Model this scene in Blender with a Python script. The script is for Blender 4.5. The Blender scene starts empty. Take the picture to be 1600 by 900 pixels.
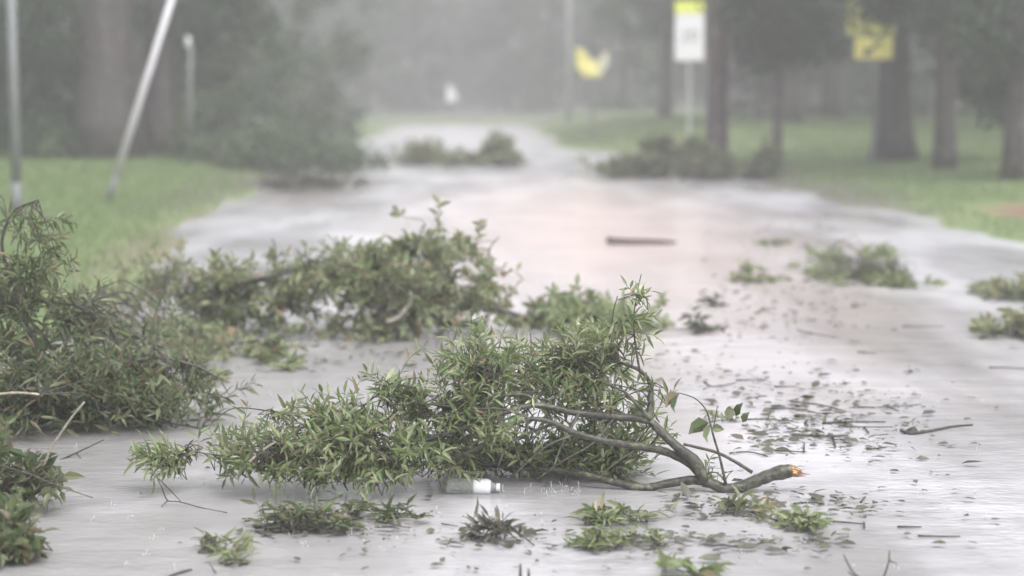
import bpy, math, random
import numpy as np
from mathutils import Vector, Matrix

# ------------------------------------------------------------------ camera, sky, sun, exposure
C = bpy.context.scene.collection
scene = bpy.context.scene
F_PX, CAM_H, VPX, VPY = 3200.0, 1.6, 750.0, 140.0       # focal length and vanishing point in photo pixels
PITCH = math.atan((450 - VPY) / F_PX)
YAW = math.atan((800 - VPX) / F_PX)
cam_data = bpy.data.cameras.new('camera')
cam_data.sensor_width = 36.0
cam_data.lens = 36.0 * F_PX / 1600.0
cam_data.clip_start = 0.1
cam_data.clip_end = 2000.0
cam_data.dof.use_dof = True
cam_data.dof.focus_distance = 8.4
cam_data.dof.aperture_fstop = 1.35
cam = bpy.data.objects.new('camera', cam_data)
C.objects.link(cam)
cam.location = (0, 0, CAM_H)
cam.rotation_euler = (math.pi / 2 - PITCH, 0, -YAW)
scene.camera = cam

SUN_EL, SUN_AZ = math.radians(58), math.radians(150)    # overcast: a wide soft sun behind the cloud
world = bpy.data.worlds.new('World')
scene.world = world
world.use_nodes = True
wn = world.node_tree.nodes
wl = world.node_tree.links
sky = wn.new('ShaderNodeTexSky')
sky.sky_type = 'NISHITA'
sky.sun_disc = False
sky.sun_elevation = SUN_EL
sky.sun_rotation = SUN_AZ
sky.dust_density = 4.0
hs = wn.new('ShaderNodeHueSaturation')
hs.inputs['Saturation'].default_value = 0.12
bg = wn['Background']
bg.inputs['Strength'].default_value = 0.14
wl.new(sky.outputs['Color'], hs.inputs['Color'])
wl.new(hs.outputs['Color'], bg.inputs['Color'])

sun_d = bpy.data.lights.new('sun', 'SUN')
sun_d.energy = 0.9
sun_d.angle = math.radians(60)
sun_d.color = (1.0, 0.97, 0.94)
sun = bpy.data.objects.new('sun', sun_d)
C.objects.link(sun)
sv = Vector((math.sin(SUN_AZ) * math.cos(SUN_EL), math.cos(SUN_AZ) * math.cos(SUN_EL), math.sin(SUN_EL)))
sun.rotation_euler = (-sv).to_track_quat('-Z', 'Y').to_euler()

scene.view_settings.view_transform = 'Standard'
scene.view_settings.look = 'None'
scene.view_settings.gamma = 1.0
scene.view_settings.use_curve_mapping = False
scene.view_settings.exposure = 1.13
scene.render.engine = 'CYCLES'
scene.cycles.volume_bounces = 2
scene.cycles.max_bounces = 8
scene.cycles.transparent_max_bounces = 8
HAZE_DENSITY = 0.0060

rnd = random.Random(7)
nrs = np.random.RandomState(11)

# ------------------------------------------------------------------ helpers
def ray(px, py):
    d = Vector((px - 800, 450 - py, -F_PX))
    d = Matrix.Rotation(-YAW, 3, 'Z') @ (Matrix.Rotation(math.pi / 2 - PITCH, 3, 'X') @ d)
    return d
def G(px, py, z=0.0):                      # point of the ground plane seen at a photo pixel
    d = ray(px, py)
    t = (z - CAM_H) / d.z
    return Vector((0, 0, CAM_H)) + d * t
def P(px, py, Y):                          # point at depth Y along the road seen at a photo pixel
    d = ray(px, py)
    return Vector((0, 0, CAM_H)) + d * (Y / d.y)
def S(Y):                                  # metres per photo pixel at depth Y
    return Y / F_PX

class MB:
    def __init__(self): self.v, self.f = [], []
    def add(self, vs, fs):
        o = len(self.v); self.v += [tuple(p) for p in vs]; self.f += [tuple(i + o for i in f) for f in fs]
    def tube(self, pts, rad, n=8, cap=True):
        pts = [Vector(p) for p in pts]
        if not hasattr(rad, '__len__'): rad = [rad] * len(pts)
        vs, fs = [], []
        t0 = (pts[1] - pts[0]).normalized()
        u = t0.orthogonal().normalized()
        for i, p in enumerate(pts):
            a = pts[max(i - 1, 0)]; b = pts[min(i + 1, len(pts) - 1)]
            t = (b - a)
            t = t.normalized() if t.length > 1e-9 else t0
            u = (u - t * u.dot(t)); u = u.normalized() if u.length > 1e-6 else t.orthogonal().normalized()
            w = t.cross(u)
            for k in range(n):
                an = 2 * math.pi * k / n
                vs.append(p + (u * math.cos(an) + w * math.sin(an)) * rad[i])
        for i in range(len(pts) - 1):
            for k in range(n):
                k2 = (k + 1) % n
                fs.append((i * n + k, i * n + k2, (i + 1) * n + k2, (i + 1) * n + k))
        if cap:
            fs.append(tuple(range(n))[::-1]); fs.append(tuple((len(pts) - 1) * n + k for k in range(n)))
        self.add(vs, fs)
    def box(self, c, s, rz=0.0):
        c = Vector(c); R = Matrix.Rotation(rz, 3, 'Z')
        vs = [c + R @ Vector((x * s[0] / 2, y * s[1] / 2, z * s[2] / 2)) for x in (-1, 1) for y in (-1, 1) for z in (-1, 1)]
        self.add(vs, [(0, 1, 3, 2), (4, 6, 7, 5), (0, 4, 5, 1), (2, 3, 7, 6), (0, 2, 6, 4), (1, 5, 7, 3)])
    def prism(self, poly, org, ux, uy, th):   # outline in the ux/uy plane, thickness th along ux x uy
        org, ux, uy = Vector(org), Vector(ux), Vector(uy); w = ux.cross(uy).normalized() * th
        n = len(poly)
        a = [org + ux * x + uy * y for x, y in poly]
        vs = a + [p + w for p in a]
        fs = [tuple(range(n))[::-1], tuple(range(n, 2 * n))] + [(i, (i + 1) % n, n + (i + 1) % n, n + i) for i in range(n)]
        self.add(vs, fs)
    def build(self, name, mat, parent=None, smooth=True):
        return mesh_obj(name, self.v, self.f, mat, parent, smooth)

def mesh_obj(name, v, f, mat, parent=None, smooth=True):
    me = bpy.data.meshes.new(name)
    me.from_pydata([tuple(p) for p in v], [], [tuple(x) for x in f])
    me.materials.append(mat)
    if smooth:
        me.polygons.foreach_set('use_smooth', [True] * len(me.polygons))
    me.update()
    return link(name, me, parent)
def np_obj(name, v, f, mat, parent=None, smooth=False):      # numpy arrays: v (n,3), f (m,k)
    me = bpy.data.meshes.new(name)
    m, k = f.shape
    me.vertices.add(len(v)); me.vertices.foreach_set('co', v.astype(np.float32).ravel())
    me.loops.add(m * k); me.loops.foreach_set('vertex_index', f.astype(np.int32).ravel())
    me.polygons.add(m); me.polygons.foreach_set('loop_start', np.arange(0, m * k, k, dtype=np.int32))
    me.polygons.foreach_set('loop_total', np.full(m, k, dtype=np.int32))
    me.polygons.foreach_set('use_smooth', np.full(m, smooth))
    me.materials.append(mat); me.update(calc_edges=True); me.validate()
    return link(name, me, parent)
def link(name, me, parent=None):
    o = bpy.data.objects.new(name, me); C.objects.link(o)
    if parent is not None:
        o.parent = parent
        o.matrix_parent_inverse = Matrix.Translation(-Vector(parent.location))
    return o
def thing(name, label, cat, loc, group=None):
    o = bpy.data.objects.new(name, None); C.objects.link(o)
    o.location = loc; o.empty_display_size = 0.2
    return tag(o, label, cat, group)
def tag(o, label, cat, group=None):
    o['label'] = label; o['category'] = cat
    if group: o['group'] = group
    return o

# ------------------------------------------------------------------ materials
def mat_new(name):
    m = bpy.data.materials.new(name); m.use_nodes = True
    nt = m.node_tree
    return m, nt, nt.nodes, nt.links, nt.nodes['Principled BSDF']
def ramp(nd, cols, poss=None):
    r = nd.new('ShaderNodeValToRGB'); e = r.color_ramp.elements
    n = len(cols)
    poss = poss or [i / (n - 1) for i in range(n)]
    while len(e) < n: e.new(0.5)
    for i in range(n): e[i].position = poss[i]; e[i].color = (*cols[i], 1)
    return r
def leaf_mat(name, cols, rough=0.33, transl=0.25, back=1.5):
    m, nt, nd, lk, b = mat_new(name)
    geo = nd.new('ShaderNodeNewGeometry'); oi = nd.new('ShaderNodeObjectInfo')
    a = nd.new('ShaderNodeMath'); a.operation = 'ADD'
    fr = nd.new('ShaderNodeMath'); fr.operation = 'FRACT'
    lk.new(geo.outputs['Random Per Island'], a.inputs[0]); lk.new(oi.outputs['Random'], a.inputs[1]); lk.new(a.outputs[0], fr.inputs[0])
    r = ramp(nd, cols); lk.new(fr.outputs[0], r.inputs[0])
    # paler underside of the leaf
    mx = nd.new('ShaderNodeMix'); mx.data_type = 'RGBA'; mx.blend_type = 'MULTIPLY'
    mx.inputs['B'].default_value = (back, back * 0.98, back * 1.05, 1)
    lk.new(geo.outputs['Backfacing'], mx.inputs['Factor']); lk.new(r.outputs[0], mx.inputs['A'])
    lk.new(mx.outputs['Result'], b.inputs['Base Color'])
    b.inputs['Roughness'].default_value = rough
    tr = nd.new('ShaderNodeBsdfTranslucent'); lk.new(mx.outputs['Result'], tr.inputs['Color'])
    ms = nd.new('ShaderNodeMixShader'); ms.inputs[0].default_value = transl
    lk.new(b.outputs[0], ms.inputs[1]); lk.new(tr.outputs[0], ms.inputs[2])
    lk.new(ms.outputs[0], nd['Material Output'].inputs['Surface'])
    return m
def bark_mat(name, c1, c2, scale=18, rough=0.7, bump=0.4, stretch=(1, 1, 0.2)):
    m, nt, nd, lk, b = mat_new(name)
    tc = nd.new('ShaderNodeTexCoord'); mp = nd.new('ShaderNodeMapping'); mp.inputs['Scale'].default_value = stretch
    nz = nd.new('ShaderNodeTexNoise'); nz.inputs['Scale'].default_value = scale; nz.inputs['Detail'].default_value = 6
    lk.new(tc.outputs['Object'], mp.inputs[0]); lk.new(mp.outputs[0], nz.inputs['Vector'])
    r = ramp(nd, [c1, c2], [0.3, 0.7]); lk.new(nz.outputs[0], r.inputs[0])
    n2 = nd.new('ShaderNodeTexNoise'); n2.inputs['Scale'].default_value = scale * .45; n2.inputs['Detail'].default_value = 4
    lk.new(tc.outputs['Object'], n2.inputs['Vector'])
    lr = ramp(nd, [(0, 0, 0), (1, 1, 1)], [0.58, 0.68]); lk.new(n2.outputs[0], lr.inputs[0])
    lm = nd.new('ShaderNodeMix'); lm.data_type = 'RGBA'; lm.inputs['B'].default_value = (c2[0] * 1.6, c2[1] * 1.75, c2[2] * 1.5, 1)
    lk.new(lr.outputs[0], lm.inputs['Factor']); lk.new(r.outputs[0], lm.inputs['A']); lk.new(lm.outputs['Result'], b.inputs['Base Color'])
    b.inputs['Roughness'].default_value = rough
    bp = nd.new('ShaderNodeBump'); bp.inputs['Strength'].default_value = bump; bp.inputs['Distance'].default_value = 0.02
    lk.new(nz.outputs[0], bp.inputs['Height']); lk.new(bp.outputs[0], b.inputs['Normal'])
    return m
def plain_mat(name, col, rough=0.5, metal=0.0, var=0.12, scale=9):
    m, nt, nd, lk, b = mat_new(name)
    nz = nd.new('ShaderNodeTexNoise'); nz.inputs['Scale'].default_value = scale; nz.inputs['Detail'].default_value = 5
    tc = nd.new('ShaderNodeTexCoord'); lk.new(tc.outputs['Object'], nz.inputs['Vector'])
    r = ramp(nd, [tuple(c * (1 - var) for c in col), tuple(min(1, c * (1 + var)) for c in col)], [0.3, 0.7])
    lk.new(nz.outputs[0], r.inputs[0]); lk.new(r.outputs[0], b.inputs['Base Color'])
    b.inputs['Roughness'].default_value = rough; b.inputs['Metallic'].default_value = metal
    return m

M = {}
M['leaf_near'] = leaf_mat('willow_leaf', [(0.085, 0.125, 0.042), (0.115, 0.162, 0.056), (0.155, 0.205, 0.082), (0.215, 0.26, 0.13), (0.10, 0.142, 0.05), (0.165, 0.165, 0.08), (0.31, 0.36, 0.22), (0.18, 0.14, 0.075)], rough=0.24, back=1.8)  # palest tone paints in wet glints, along with upturned undersides
M['leaf_dark'] = leaf_mat('dark_leaf', [(0.046, 0.070, 0.028), (0.068, 0.096, 0.038), (0.10, 0.128, 0.056), (0.15, 0.17, 0.09), (0.14, 0.11, 0.065)], rough=0.27, back=1.7)
M['leaf_mid'] = leaf_mat('mixed_leaf', [(0.12, 0.155, 0.075), (0.16, 0.20, 0.10), (0.21, 0.25, 0.13), (0.23, 0.23, 0.13), (0.15, 0.19, 0.09), (0.24, 0.17, 0.10)], rough=0.3, back=1.6)
M['leaf_pale'] = leaf_mat('pale_leaf', [(0.15, 0.19, 0.09), (0.20, 0.24, 0.12), (0.26, 0.29, 0.16)])
M['leaf_dead'] = leaf_mat('litter_leaf', [(0.07, 0.068, 0.052), (0.10, 0.096, 0.075), (0.085, 0.10, 0.06), (0.14, 0.12, 0.095)], transl=0.1)
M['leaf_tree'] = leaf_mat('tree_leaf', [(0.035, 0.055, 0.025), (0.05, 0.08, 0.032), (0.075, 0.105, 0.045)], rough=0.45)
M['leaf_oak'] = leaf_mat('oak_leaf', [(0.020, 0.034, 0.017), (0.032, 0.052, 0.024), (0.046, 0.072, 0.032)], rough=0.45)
M['grass'] = leaf_mat('grass_blade', [(0.14, 0.215, 0.085), (0.18, 0.265, 0.105), (0.225, 0.30, 0.13), (0.27, 0.31, 0.155)], rough=0.5, transl=0.35, back=1.0)
M['bark_wet'] = bark_mat('wet_bark', (0.032, 0.031, 0.024), (0.088, 0.086, 0.066), 40, 0.38, 0.5, (1, 1, 1))
M['twig'] = bark_mat('twig_bark', (0.035, 0.03, 0.026), (0.07, 0.06, 0.05), 60, 0.45, 0.2, (1, 1, 1))
M['twig_pale'] = bark_mat('pale_twig', (0.20, 0.18, 0.14), (0.36, 0.33, 0.28), 50, 0.5, 0.2, (1, 1, 1))
M['wood_raw'] = bark_mat('torn_wood', (0.13, 0.068, 0.045), (0.40, 0.22, 0.12), 70, 0.6, 0.5, (1, 1, 1))
M['bark'] = bark_mat('tree_bark', (0.035, 0.028, 0.028), (0.075, 0.062, 0.062), 12, 0.6, 0.7)
M['bark_pine'] = bark_mat('pine_bark', (0.060, 0.042, 0.046), (0.11, 0.078, 0.08), 12, 0.6, 0.7)
M['board'] = bark_mat('wet_board', (0.06, 0.045, 0.04), (0.11, 0.085, 0.075), 20, 0.4, 0.3, (0.1, 1, 1))
M['galv'] = plain_mat('galvanised_steel', (0.50, 0.50, 0.52), 0.45, 0.25, 0.1, 5)
M['white_pole'] = plain_mat('white_painted_pole', (0.58, 0.57, 0.61), 0.4, 0.0, 0.08, 4)
M['grey_pole'] = plain_mat('grey_painted_pole', (0.15, 0.16, 0.165), 0.5, 0.0, 0.1, 4)
M['sign_white'] = plain_mat('white_sign_sheet', (0.78, 0.77, 0.80), 0.4, 0, 0.03, 3)
M['sign_dull'] = plain_mat('faded_yellow_sign_sheet', (0.46, 0.45, 0.13), 0.5, 0, 0.1, 3)
M['sign_lime'] = plain_mat('lime_sign_sheet', (0.74, 0.80, 0.12), 0.4, 0, 0.05, 3)
M['sign_yellow'] = plain_mat('yellow_sign_sheet', (0.72, 0.66, 0.20), 0.45, 0, 0.08, 3)
M['sign_black'] = plain_mat('black_sign_ink', (0.03, 0.03, 0.03), 0.5, 0, 0.05, 3)
M['sign_grey'] = plain_mat('worn_sign_ink', (0.22, 0.21, 0.22), 0.5, 0, 0.05, 3)
M['sign_back'] = plain_mat('bare_aluminium', (0.66, 0.65, 0.50), 0.45, 0.1, 0.06, 3)
M['label_white'] = plain_mat('bottle_label', (0.80, 0.80, 0.84), 0.5, 0, 0.03, 20)

def clear_plastic():
    m, nt, nd, lk, b = mat_new('clear_plastic')
    b.inputs['Base Color'].default_value = (0.75, 0.78, 0.76, 1); b.inputs['Roughness'].default_value = 0.12
    b.inputs['Transmission Weight'].default_value = 0.75; b.inputs['IOR'].default_value = 1.3
    return m
M['plastic'] = clear_plastic()
def splash_mat():
    m, nt, nd, lk, b = mat_new('splash_water')
    b.inputs['Base Color'].default_value = (0.85, 0.86, 0.88, 1); b.inputs['Roughness'].default_value = 0.1
    b.inputs['Transmission Weight'].default_value = 0.5; b.inputs['IOR'].default_value = 1.33
    return m
M['splash'] = splash_mat()

def water_mat():
    m, nt, nd, lk, b = mat_new('muddy_water')
    geo = nd.new('ShaderNodeNewGeometry')
    def mapped(scale):
        mp = nd.new('ShaderNodeMapping'); mp.inputs['Scale'].default_value = scale
        lk.new(geo.outputs['Position'], mp.inputs[0]); return mp
    def noise(scale3, scale, det=4):
        n = nd.new('ShaderNodeTexNoise'); n.inputs['Scale'].default_value = scale; n.inputs['Detail'].default_value = det
        lk.new(mapped(scale3).outputs[0], n.inputs['Vector']); return n
    # silt: slow patches of greyer and paler water
    silt = noise((1, 0.28, 1), 0.9, 5)
    r = ramp(nd, [(0.30, 0.29, 0.295), (0.47, 0.46, 0.485), (0.62, 0.61, 0.65)], [0.36, 0.5, 0.59]); lk.new(silt.outputs[0], r.inputs[0])
    # reddish clay stirred up in the middle of the road
    mp = nd.new('ShaderNodeMapping'); mp.inputs['Location'].default_value = (-1.3 / 2.7, -24 / 14, 0); mp.inputs['Scale'].default_value = (1 / 2.7, 1 / 14, 0)
    lk.new(geo.outputs['Position'], mp.inputs[0])
    ln = nd.new('ShaderNodeVectorMath'); ln.operation = 'LENGTH'; lk.new(mp.outputs[0], ln.inputs[0])
    wob = noise((1, 0.5, 1), 1.6, 4)
    ad = nd.new('ShaderNodeMath'); ad.operation = 'MULTIPLY_ADD'; ad.inputs[1].default_value = 0.7; lk.new(wob.outputs[0], ad.inputs[0]); lk.new(ln.outputs['Value'], ad.inputs[2])
    mr = nd.new('ShaderNodeMapRange'); mr.inputs['From Min'].default_value = 1.45; mr.inputs['From Max'].default_value = 0.55
    lk.new(ad.outputs[0], mr.inputs['Value'])
    mx = nd.new('ShaderNodeMix'); mx.data_type = 'RGBA'; mx.inputs['B'].default_value = (0.64, 0.53, 0.515, 1)
    lk.new(mr.outputs[0], mx.inputs['Factor']); lk.new(r.outputs[0], mx.inputs['A'])
    # mud plus the dark bush's reflection, painted into the left edge colour
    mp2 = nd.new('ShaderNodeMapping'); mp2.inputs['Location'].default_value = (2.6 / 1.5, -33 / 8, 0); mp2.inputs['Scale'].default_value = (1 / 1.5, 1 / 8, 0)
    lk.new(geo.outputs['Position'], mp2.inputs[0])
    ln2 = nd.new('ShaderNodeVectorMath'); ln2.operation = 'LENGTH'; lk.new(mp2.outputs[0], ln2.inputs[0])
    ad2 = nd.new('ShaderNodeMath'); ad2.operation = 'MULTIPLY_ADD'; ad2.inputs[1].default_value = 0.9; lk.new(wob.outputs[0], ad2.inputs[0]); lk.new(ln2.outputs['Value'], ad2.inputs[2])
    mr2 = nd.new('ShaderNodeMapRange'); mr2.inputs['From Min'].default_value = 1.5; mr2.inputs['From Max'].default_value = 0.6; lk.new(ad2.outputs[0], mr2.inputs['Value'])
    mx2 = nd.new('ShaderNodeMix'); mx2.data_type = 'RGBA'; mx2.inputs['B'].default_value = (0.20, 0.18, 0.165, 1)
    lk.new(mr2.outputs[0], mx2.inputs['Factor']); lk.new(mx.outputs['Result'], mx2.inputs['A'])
    # greyer patch of water off the left verge in front
    mp3 = nd.new('ShaderNodeMapping'); mp3.inputs['Location'].default_value = (1.7 / 2.2, -9.5 / 6.0, 0); mp3.inputs['Scale'].default_value = (1 / 2.2, 1 / 6.0, 0)
    lk.new(geo.outputs['Position'], mp3.inputs[0])
    ln3 = nd.new('ShaderNodeVectorMath'); ln3.operation = 'LENGTH'; lk.new(mp3.outputs[0], ln3.inputs[0])
    ad3 = nd.new('ShaderNodeMath'); ad3.operation = 'MULTIPLY_ADD'; ad3.inputs[1].default_value = 1.0; lk.new(wob.outputs[0], ad3.inputs[0]); lk.new(ln3.outputs['Value'], ad3.inputs[2])
    mr3 = nd.new('ShaderNodeMapRange'); mr3.inputs['From Min'].default_value = 1.7; mr3.inputs['From Max'].default_value = 0.7; mr3.inputs['To Max'].default_value = 0.75; lk.new(ad3.outputs[0], mr3.inputs['Value'])
    mx3 = nd.new('ShaderNodeMix'); mx3.data_type = 'RGBA'; mx3.inputs['B'].default_value = (0.25, 0.24, 0.238, 1)
    lk.new(mr3.outputs[0], mx3.inputs['Factor']); lk.new(mx2.outputs['Result'], mx3.inputs['A'])
    # sky reflection on the far water, painted in as a paler patch
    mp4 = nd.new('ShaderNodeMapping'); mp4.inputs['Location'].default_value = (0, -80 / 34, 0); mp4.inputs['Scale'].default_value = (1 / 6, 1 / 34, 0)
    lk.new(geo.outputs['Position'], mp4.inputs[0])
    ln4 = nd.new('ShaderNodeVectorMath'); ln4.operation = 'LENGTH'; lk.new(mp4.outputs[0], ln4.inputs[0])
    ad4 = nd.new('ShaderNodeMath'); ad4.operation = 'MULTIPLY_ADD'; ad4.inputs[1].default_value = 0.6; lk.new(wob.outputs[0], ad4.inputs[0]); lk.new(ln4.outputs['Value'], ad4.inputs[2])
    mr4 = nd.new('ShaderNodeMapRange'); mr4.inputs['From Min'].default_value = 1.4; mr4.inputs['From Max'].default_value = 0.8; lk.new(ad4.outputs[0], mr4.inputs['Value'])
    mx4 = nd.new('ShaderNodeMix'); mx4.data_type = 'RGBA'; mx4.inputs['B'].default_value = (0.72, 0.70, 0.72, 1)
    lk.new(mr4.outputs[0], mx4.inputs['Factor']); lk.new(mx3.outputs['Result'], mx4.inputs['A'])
    lk.new(mx4.outputs['Result'], b.inputs['Base Color'])
    b.inputs['IOR'].default_value = 1.33
    rr = nd.new('ShaderNodeMapRange'); rr.inputs['To Min'].default_value = 0.11; rr.inputs['To Max'].default_value = 0.27
    rn = noise((1, 0.35, 1), 1.3, 3); lk.new(rn.outputs[0], rr.inputs['Value']); lk.new(rr.outputs[0], b.inputs['Roughness'])
    # wind ripples run across the road, rain pocks everywhere
    w1 = noise((0.8, 1.4, 1), 2.4, 4); w2 = noise((1, 1.3, 1), 22, 3)
    sm = nd.new('ShaderNodeMath'); sm.operation = 'MULTIPLY_ADD'; sm.inputs[1].default_value = 0.16
    lk.new(w2.outputs[0], sm.inputs[0]); lk.new(w1.outputs[0], sm.inputs[2])
    bp = nd.new('ShaderNodeBump'); bp.inputs['Distance'].default_value = 0.05
    pn = noise((1, 0.6, 1), 0.7, 3); pr = nd.new('ShaderNodeMapRange'); pr.inputs['From Min'].default_value = 0.4; pr.inputs['From Max'].default_value = 0.65
    pr.inputs['To Min'].default_value = 0.16; pr.inputs['To Max'].default_value = 0.55; lk.new(pn.outputs[0], pr.inputs['Value']); lk.new(pr.outputs[0], bp.inputs['Strength'])
    lk.new(sm.outputs[0], bp.inputs['Height']); lk.new(bp.outputs[0], b.inputs['Normal'])
    return m
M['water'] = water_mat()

def ground_mat():
    m, nt, nd, lk, b = mat_new('lawn_and_soil')
    geo = nd.new('ShaderNodeNewGeometry')
    n1 = nd.new('ShaderNodeTexNoise'); n1.inputs['Scale'].default_value = 0.5; n1.inputs['Detail'].default_value = 6
    lk.new(geo.outputs['Position'], n1.inputs['Vector'])
    g = ramp(nd, [(0.12, 0.165, 0.065), (0.17, 0.225, 0.09), (0.23, 0.255, 0.12)], [0.3, 0.52, 0.72]); lk.new(n1.outputs[0], g.inputs[0])
    cur = g.outputs[0]
    def patch(cur, x, y, rx, ry, col, soft=0.5):
        mp = nd.new('ShaderNodeMapping'); mp.inputs['Location'].default_value = (-x / rx, -y / ry, 0); mp.inputs['Scale'].default_value = (1 / rx, 1 / ry, 0)
        lk.new(geo.outputs['Position'], mp.inputs[0])
        ln = nd.new('ShaderNodeVectorMath'); ln.operation = 'LENGTH'; lk.new(mp.outputs[0], ln.inputs[0])
        ad = nd.new('ShaderNodeMath'); ad.operation = 'MULTIPLY_ADD'; ad.inputs[1].default_value = 0.9
        n2 = nd.new('ShaderNodeTexNoise'); n2.inputs['Scale'].default_value = 1.8; n2.inputs['Detail'].default_value = 5
        lk.new(geo.outputs['Position'], n2.inputs['Vector']); lk.new(n2.outputs[0], ad.inputs[0]); lk.new(ln.outputs['Value'], ad.inputs[2])
        mr = nd.new('ShaderNodeMapRange'); mr.inputs['From Min'].default_value = 1.5; mr.inputs['From Max'].default_value = 1.5 - soft
        lk.new(ad.outputs[0], mr.inputs['Value'])
        mx = nd.new('ShaderNodeMix'); mx.data_type = 'RGBA'; mx.inputs['B'].default_value = (*col, 1)
        lk.new(mr.outputs[0], mx.inputs['Factor']); lk.new(cur, mx.inputs['A'])
        return mx.outputs['Result']
    for x, y, rx, ry, col in ((7.2, 25.0, 1.0, 2.2, (0.22, 0.13, 0.09)), (-9.6, 46, 1.2, 1.5, (0.14, 0.08, 0.055)),
                              (-4.2, 33, 0.7, 9, (0.16, 0.14, 0.12)), (5.4, 33, 1.1, 8, (0.13, 0.12, 0.105)), (0, 132, 90, 42, (0.13, 0.13, 0.115)), (-3.3, 23, 0.45, 8, (0.20, 0.18, 0.12))):
        cur = patch(cur, x, y, rx, ry, col)
    lk.new(cur, b.inputs['Base Color']); b.inputs['Roughness'].default_value = 0.75
    bp = nd.new('ShaderNodeBump'); bp.inputs['Strength'].default_value = 0.6; bp.inputs['Distance'].default_value = 0.05
    n3 = nd.new('ShaderNodeTexNoise'); n3.inputs['Scale'].default_value = 14; n3.inputs['Detail'].default_value = 5
    lk.new(geo.outputs['Position'], n3.inputs['Vector']); lk.new(n3.outputs[0], bp.inputs['Height']); lk.new(bp.outputs[0], b.inputs['Normal'])
    return m
M['ground'] = ground_mat()
M['asphalt'] = plain_mat('wet_asphalt', (0.05, 0.05, 0.052), 0.4, 0, 0.2, 30)

# ------------------------------------------------------------------ the setting: ground, road, water
def sstep(a, b, x):
    t = np.clip((x - a) / (b - a), 0, 1); return t * t * (3 - 2 * t)
def wobble(y, s): return 0.22 * np.sin(y * 0.43 + s) + 0.14 * np.sin(y * 1.17 + 2.1 * s) + 0.06 * np.sin(y * 2.9 + s)
def edge_l(y): return -3.65 + 0.85 * (1 - sstep(15, 31, y)) + wobble(y, 1.0) * np.clip(y / 40, 0.4, 1)
def edge_r(y): return 5.35 + wobble(y, 4.0) * 1.2 - 2.7 * sstep(47, 56, y) - 0.4 * sstep(28, 36, y)
def height(x, y):
    x = np.asarray(x, float); y = np.asarray(y, float)
    dl = edge_l(y) - x; dr = x - edge_r(y)
    d = np.maximum(dl, dr)
    z = -0.07 + 0.13 * sstep(-0.45, 0.5, d) + 0.16 * sstep(0.3, 5.0, d) + 0.25 * sstep(4, 30, d)
    far = sstep(90, 100, y)
    z = z + far * (0.25 - np.minimum(z, 0.25))
    z = z + 0.03 * np.sin(x * 0.9 + y * 0.31) * sstep(0.2, 2, d) + 0.35 * sstep(40, 60, y) * sstep(0.4, 4, dr)
    return z
xs = np.concatenate([np.linspace(-200, -30, 12), np.linspace(-28, -6, 34), np.linspace(-5.7, 8, 70), np.linspace(8.4, 30, 34), np.linspace(34, 200, 12)])
ys = np.concatenate([np.linspace(-20, 4, 8), np.linspace(5, 60, 160), np.linspace(61, 110, 60), np.linspace(115, 300, 24)])
XX, YY = np.meshgrid(xs, ys)
ZZ = height(XX, YY)
nv = np.stack([XX.ravel(), YY.ravel(), ZZ.ravel()], 1)
nx_, ny_ = len(xs), len(ys)
ii = (np.arange(ny_ - 1)[:, None] * nx_ + np.arange(nx_ - 1)[None, :]).ravel()
o = np_obj('ground', nv, np.stack([ii, ii + 1, ii + nx_ + 1, ii + nx_], 1), M['ground'], smooth=True); o['kind'] = 'structure'
# asphalt carriageway under the flood, then the sheet of muddy water
mb = MB(); ye = np.linspace(-15, 92, 60)
vs, fs = [], []
for k, y in enumerate(ye):
    vs += [(-3.4, y, -0.055), (min(5.2, float(edge_r(y)) - 0.1), y, -0.055)]
    if k: fs.append((2 * k - 2, 2 * k - 1, 2 * k + 1, 2 * k))
mb.add(vs, fs); o = mb.build('road', M['asphalt']); o['kind'] = 'structure'
wx, wy = np.linspace(-5.2, 7.2, 40), np.linspace(-15, 97, 160)
WX, WY = np.meshgrid(wx, wy)
ii = (np.arange(159)[:, None] * 40 + np.arange(39)[None, :]).ravel()
WZ = 0.003 * np.sin(WY * 3.1 + 1.3 * np.sin(WX * 1.7)) + 0.002 * np.sin(WX * 2.3 + WY * 5.0)
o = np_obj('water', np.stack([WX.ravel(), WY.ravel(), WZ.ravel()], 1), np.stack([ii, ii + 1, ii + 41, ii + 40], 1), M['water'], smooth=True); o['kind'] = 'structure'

# ------------------------------------------------------------------ leaves
def leaf_shape(w, fold=0.35, droop=0.10):
    v = np.array([(0, 0, 0), (.33, 0, .02), (.7, 0, 0), (1, 0, -droop), (.33, w, .02 + fold * w), (.33, -w, .02 + fold * w), (.7, .7 * w, fold * w), (.7, -.7 * w, fold * w)])
    f = np.array([(0, 1, 4), (0, 5, 1), (1, 2, 6), (1, 6, 4), (1, 5, 7), (1, 7, 2), (2, 3, 6), (2, 7, 3)])
    return v, f
LEAF = {'willow': leaf_shape(0.105), 'oak': leaf_shape(0.20), 'broad': leaf_shape(0.36, 0.25, 0.18), 'flat': leaf_shape(0.24, 0.22, 0.0)}
QUAD = (np.array([(0, 0, 0), (.5, .28, .08), (1, 0, -.06), (.5, -.28, .08)]), np.array([(0, 1, 2), (0, 2, 3)]))
def rot_rows(d, roll):        # rows of rotation matrices whose x axis is d
    d = d / np.linalg.norm(d, axis=1, keepdims=True)
    up = np.tile(np.array([0, 0, 1.0]), (len(d), 1)); up[np.abs(d[:, 2]) > 0.95] = (1, 0, 0)
    y = np.cross(up, d); y /= np.linalg.norm(y, axis=1, keepdims=True)
    z = np.cross(d, y)
    c, s = np.cos(roll)[:, None], np.sin(roll)[:, None]
    y2 = y * c + z * s; z2 = -y * s + z * c
    return np.stack([d, y2, z2], 2)
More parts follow.
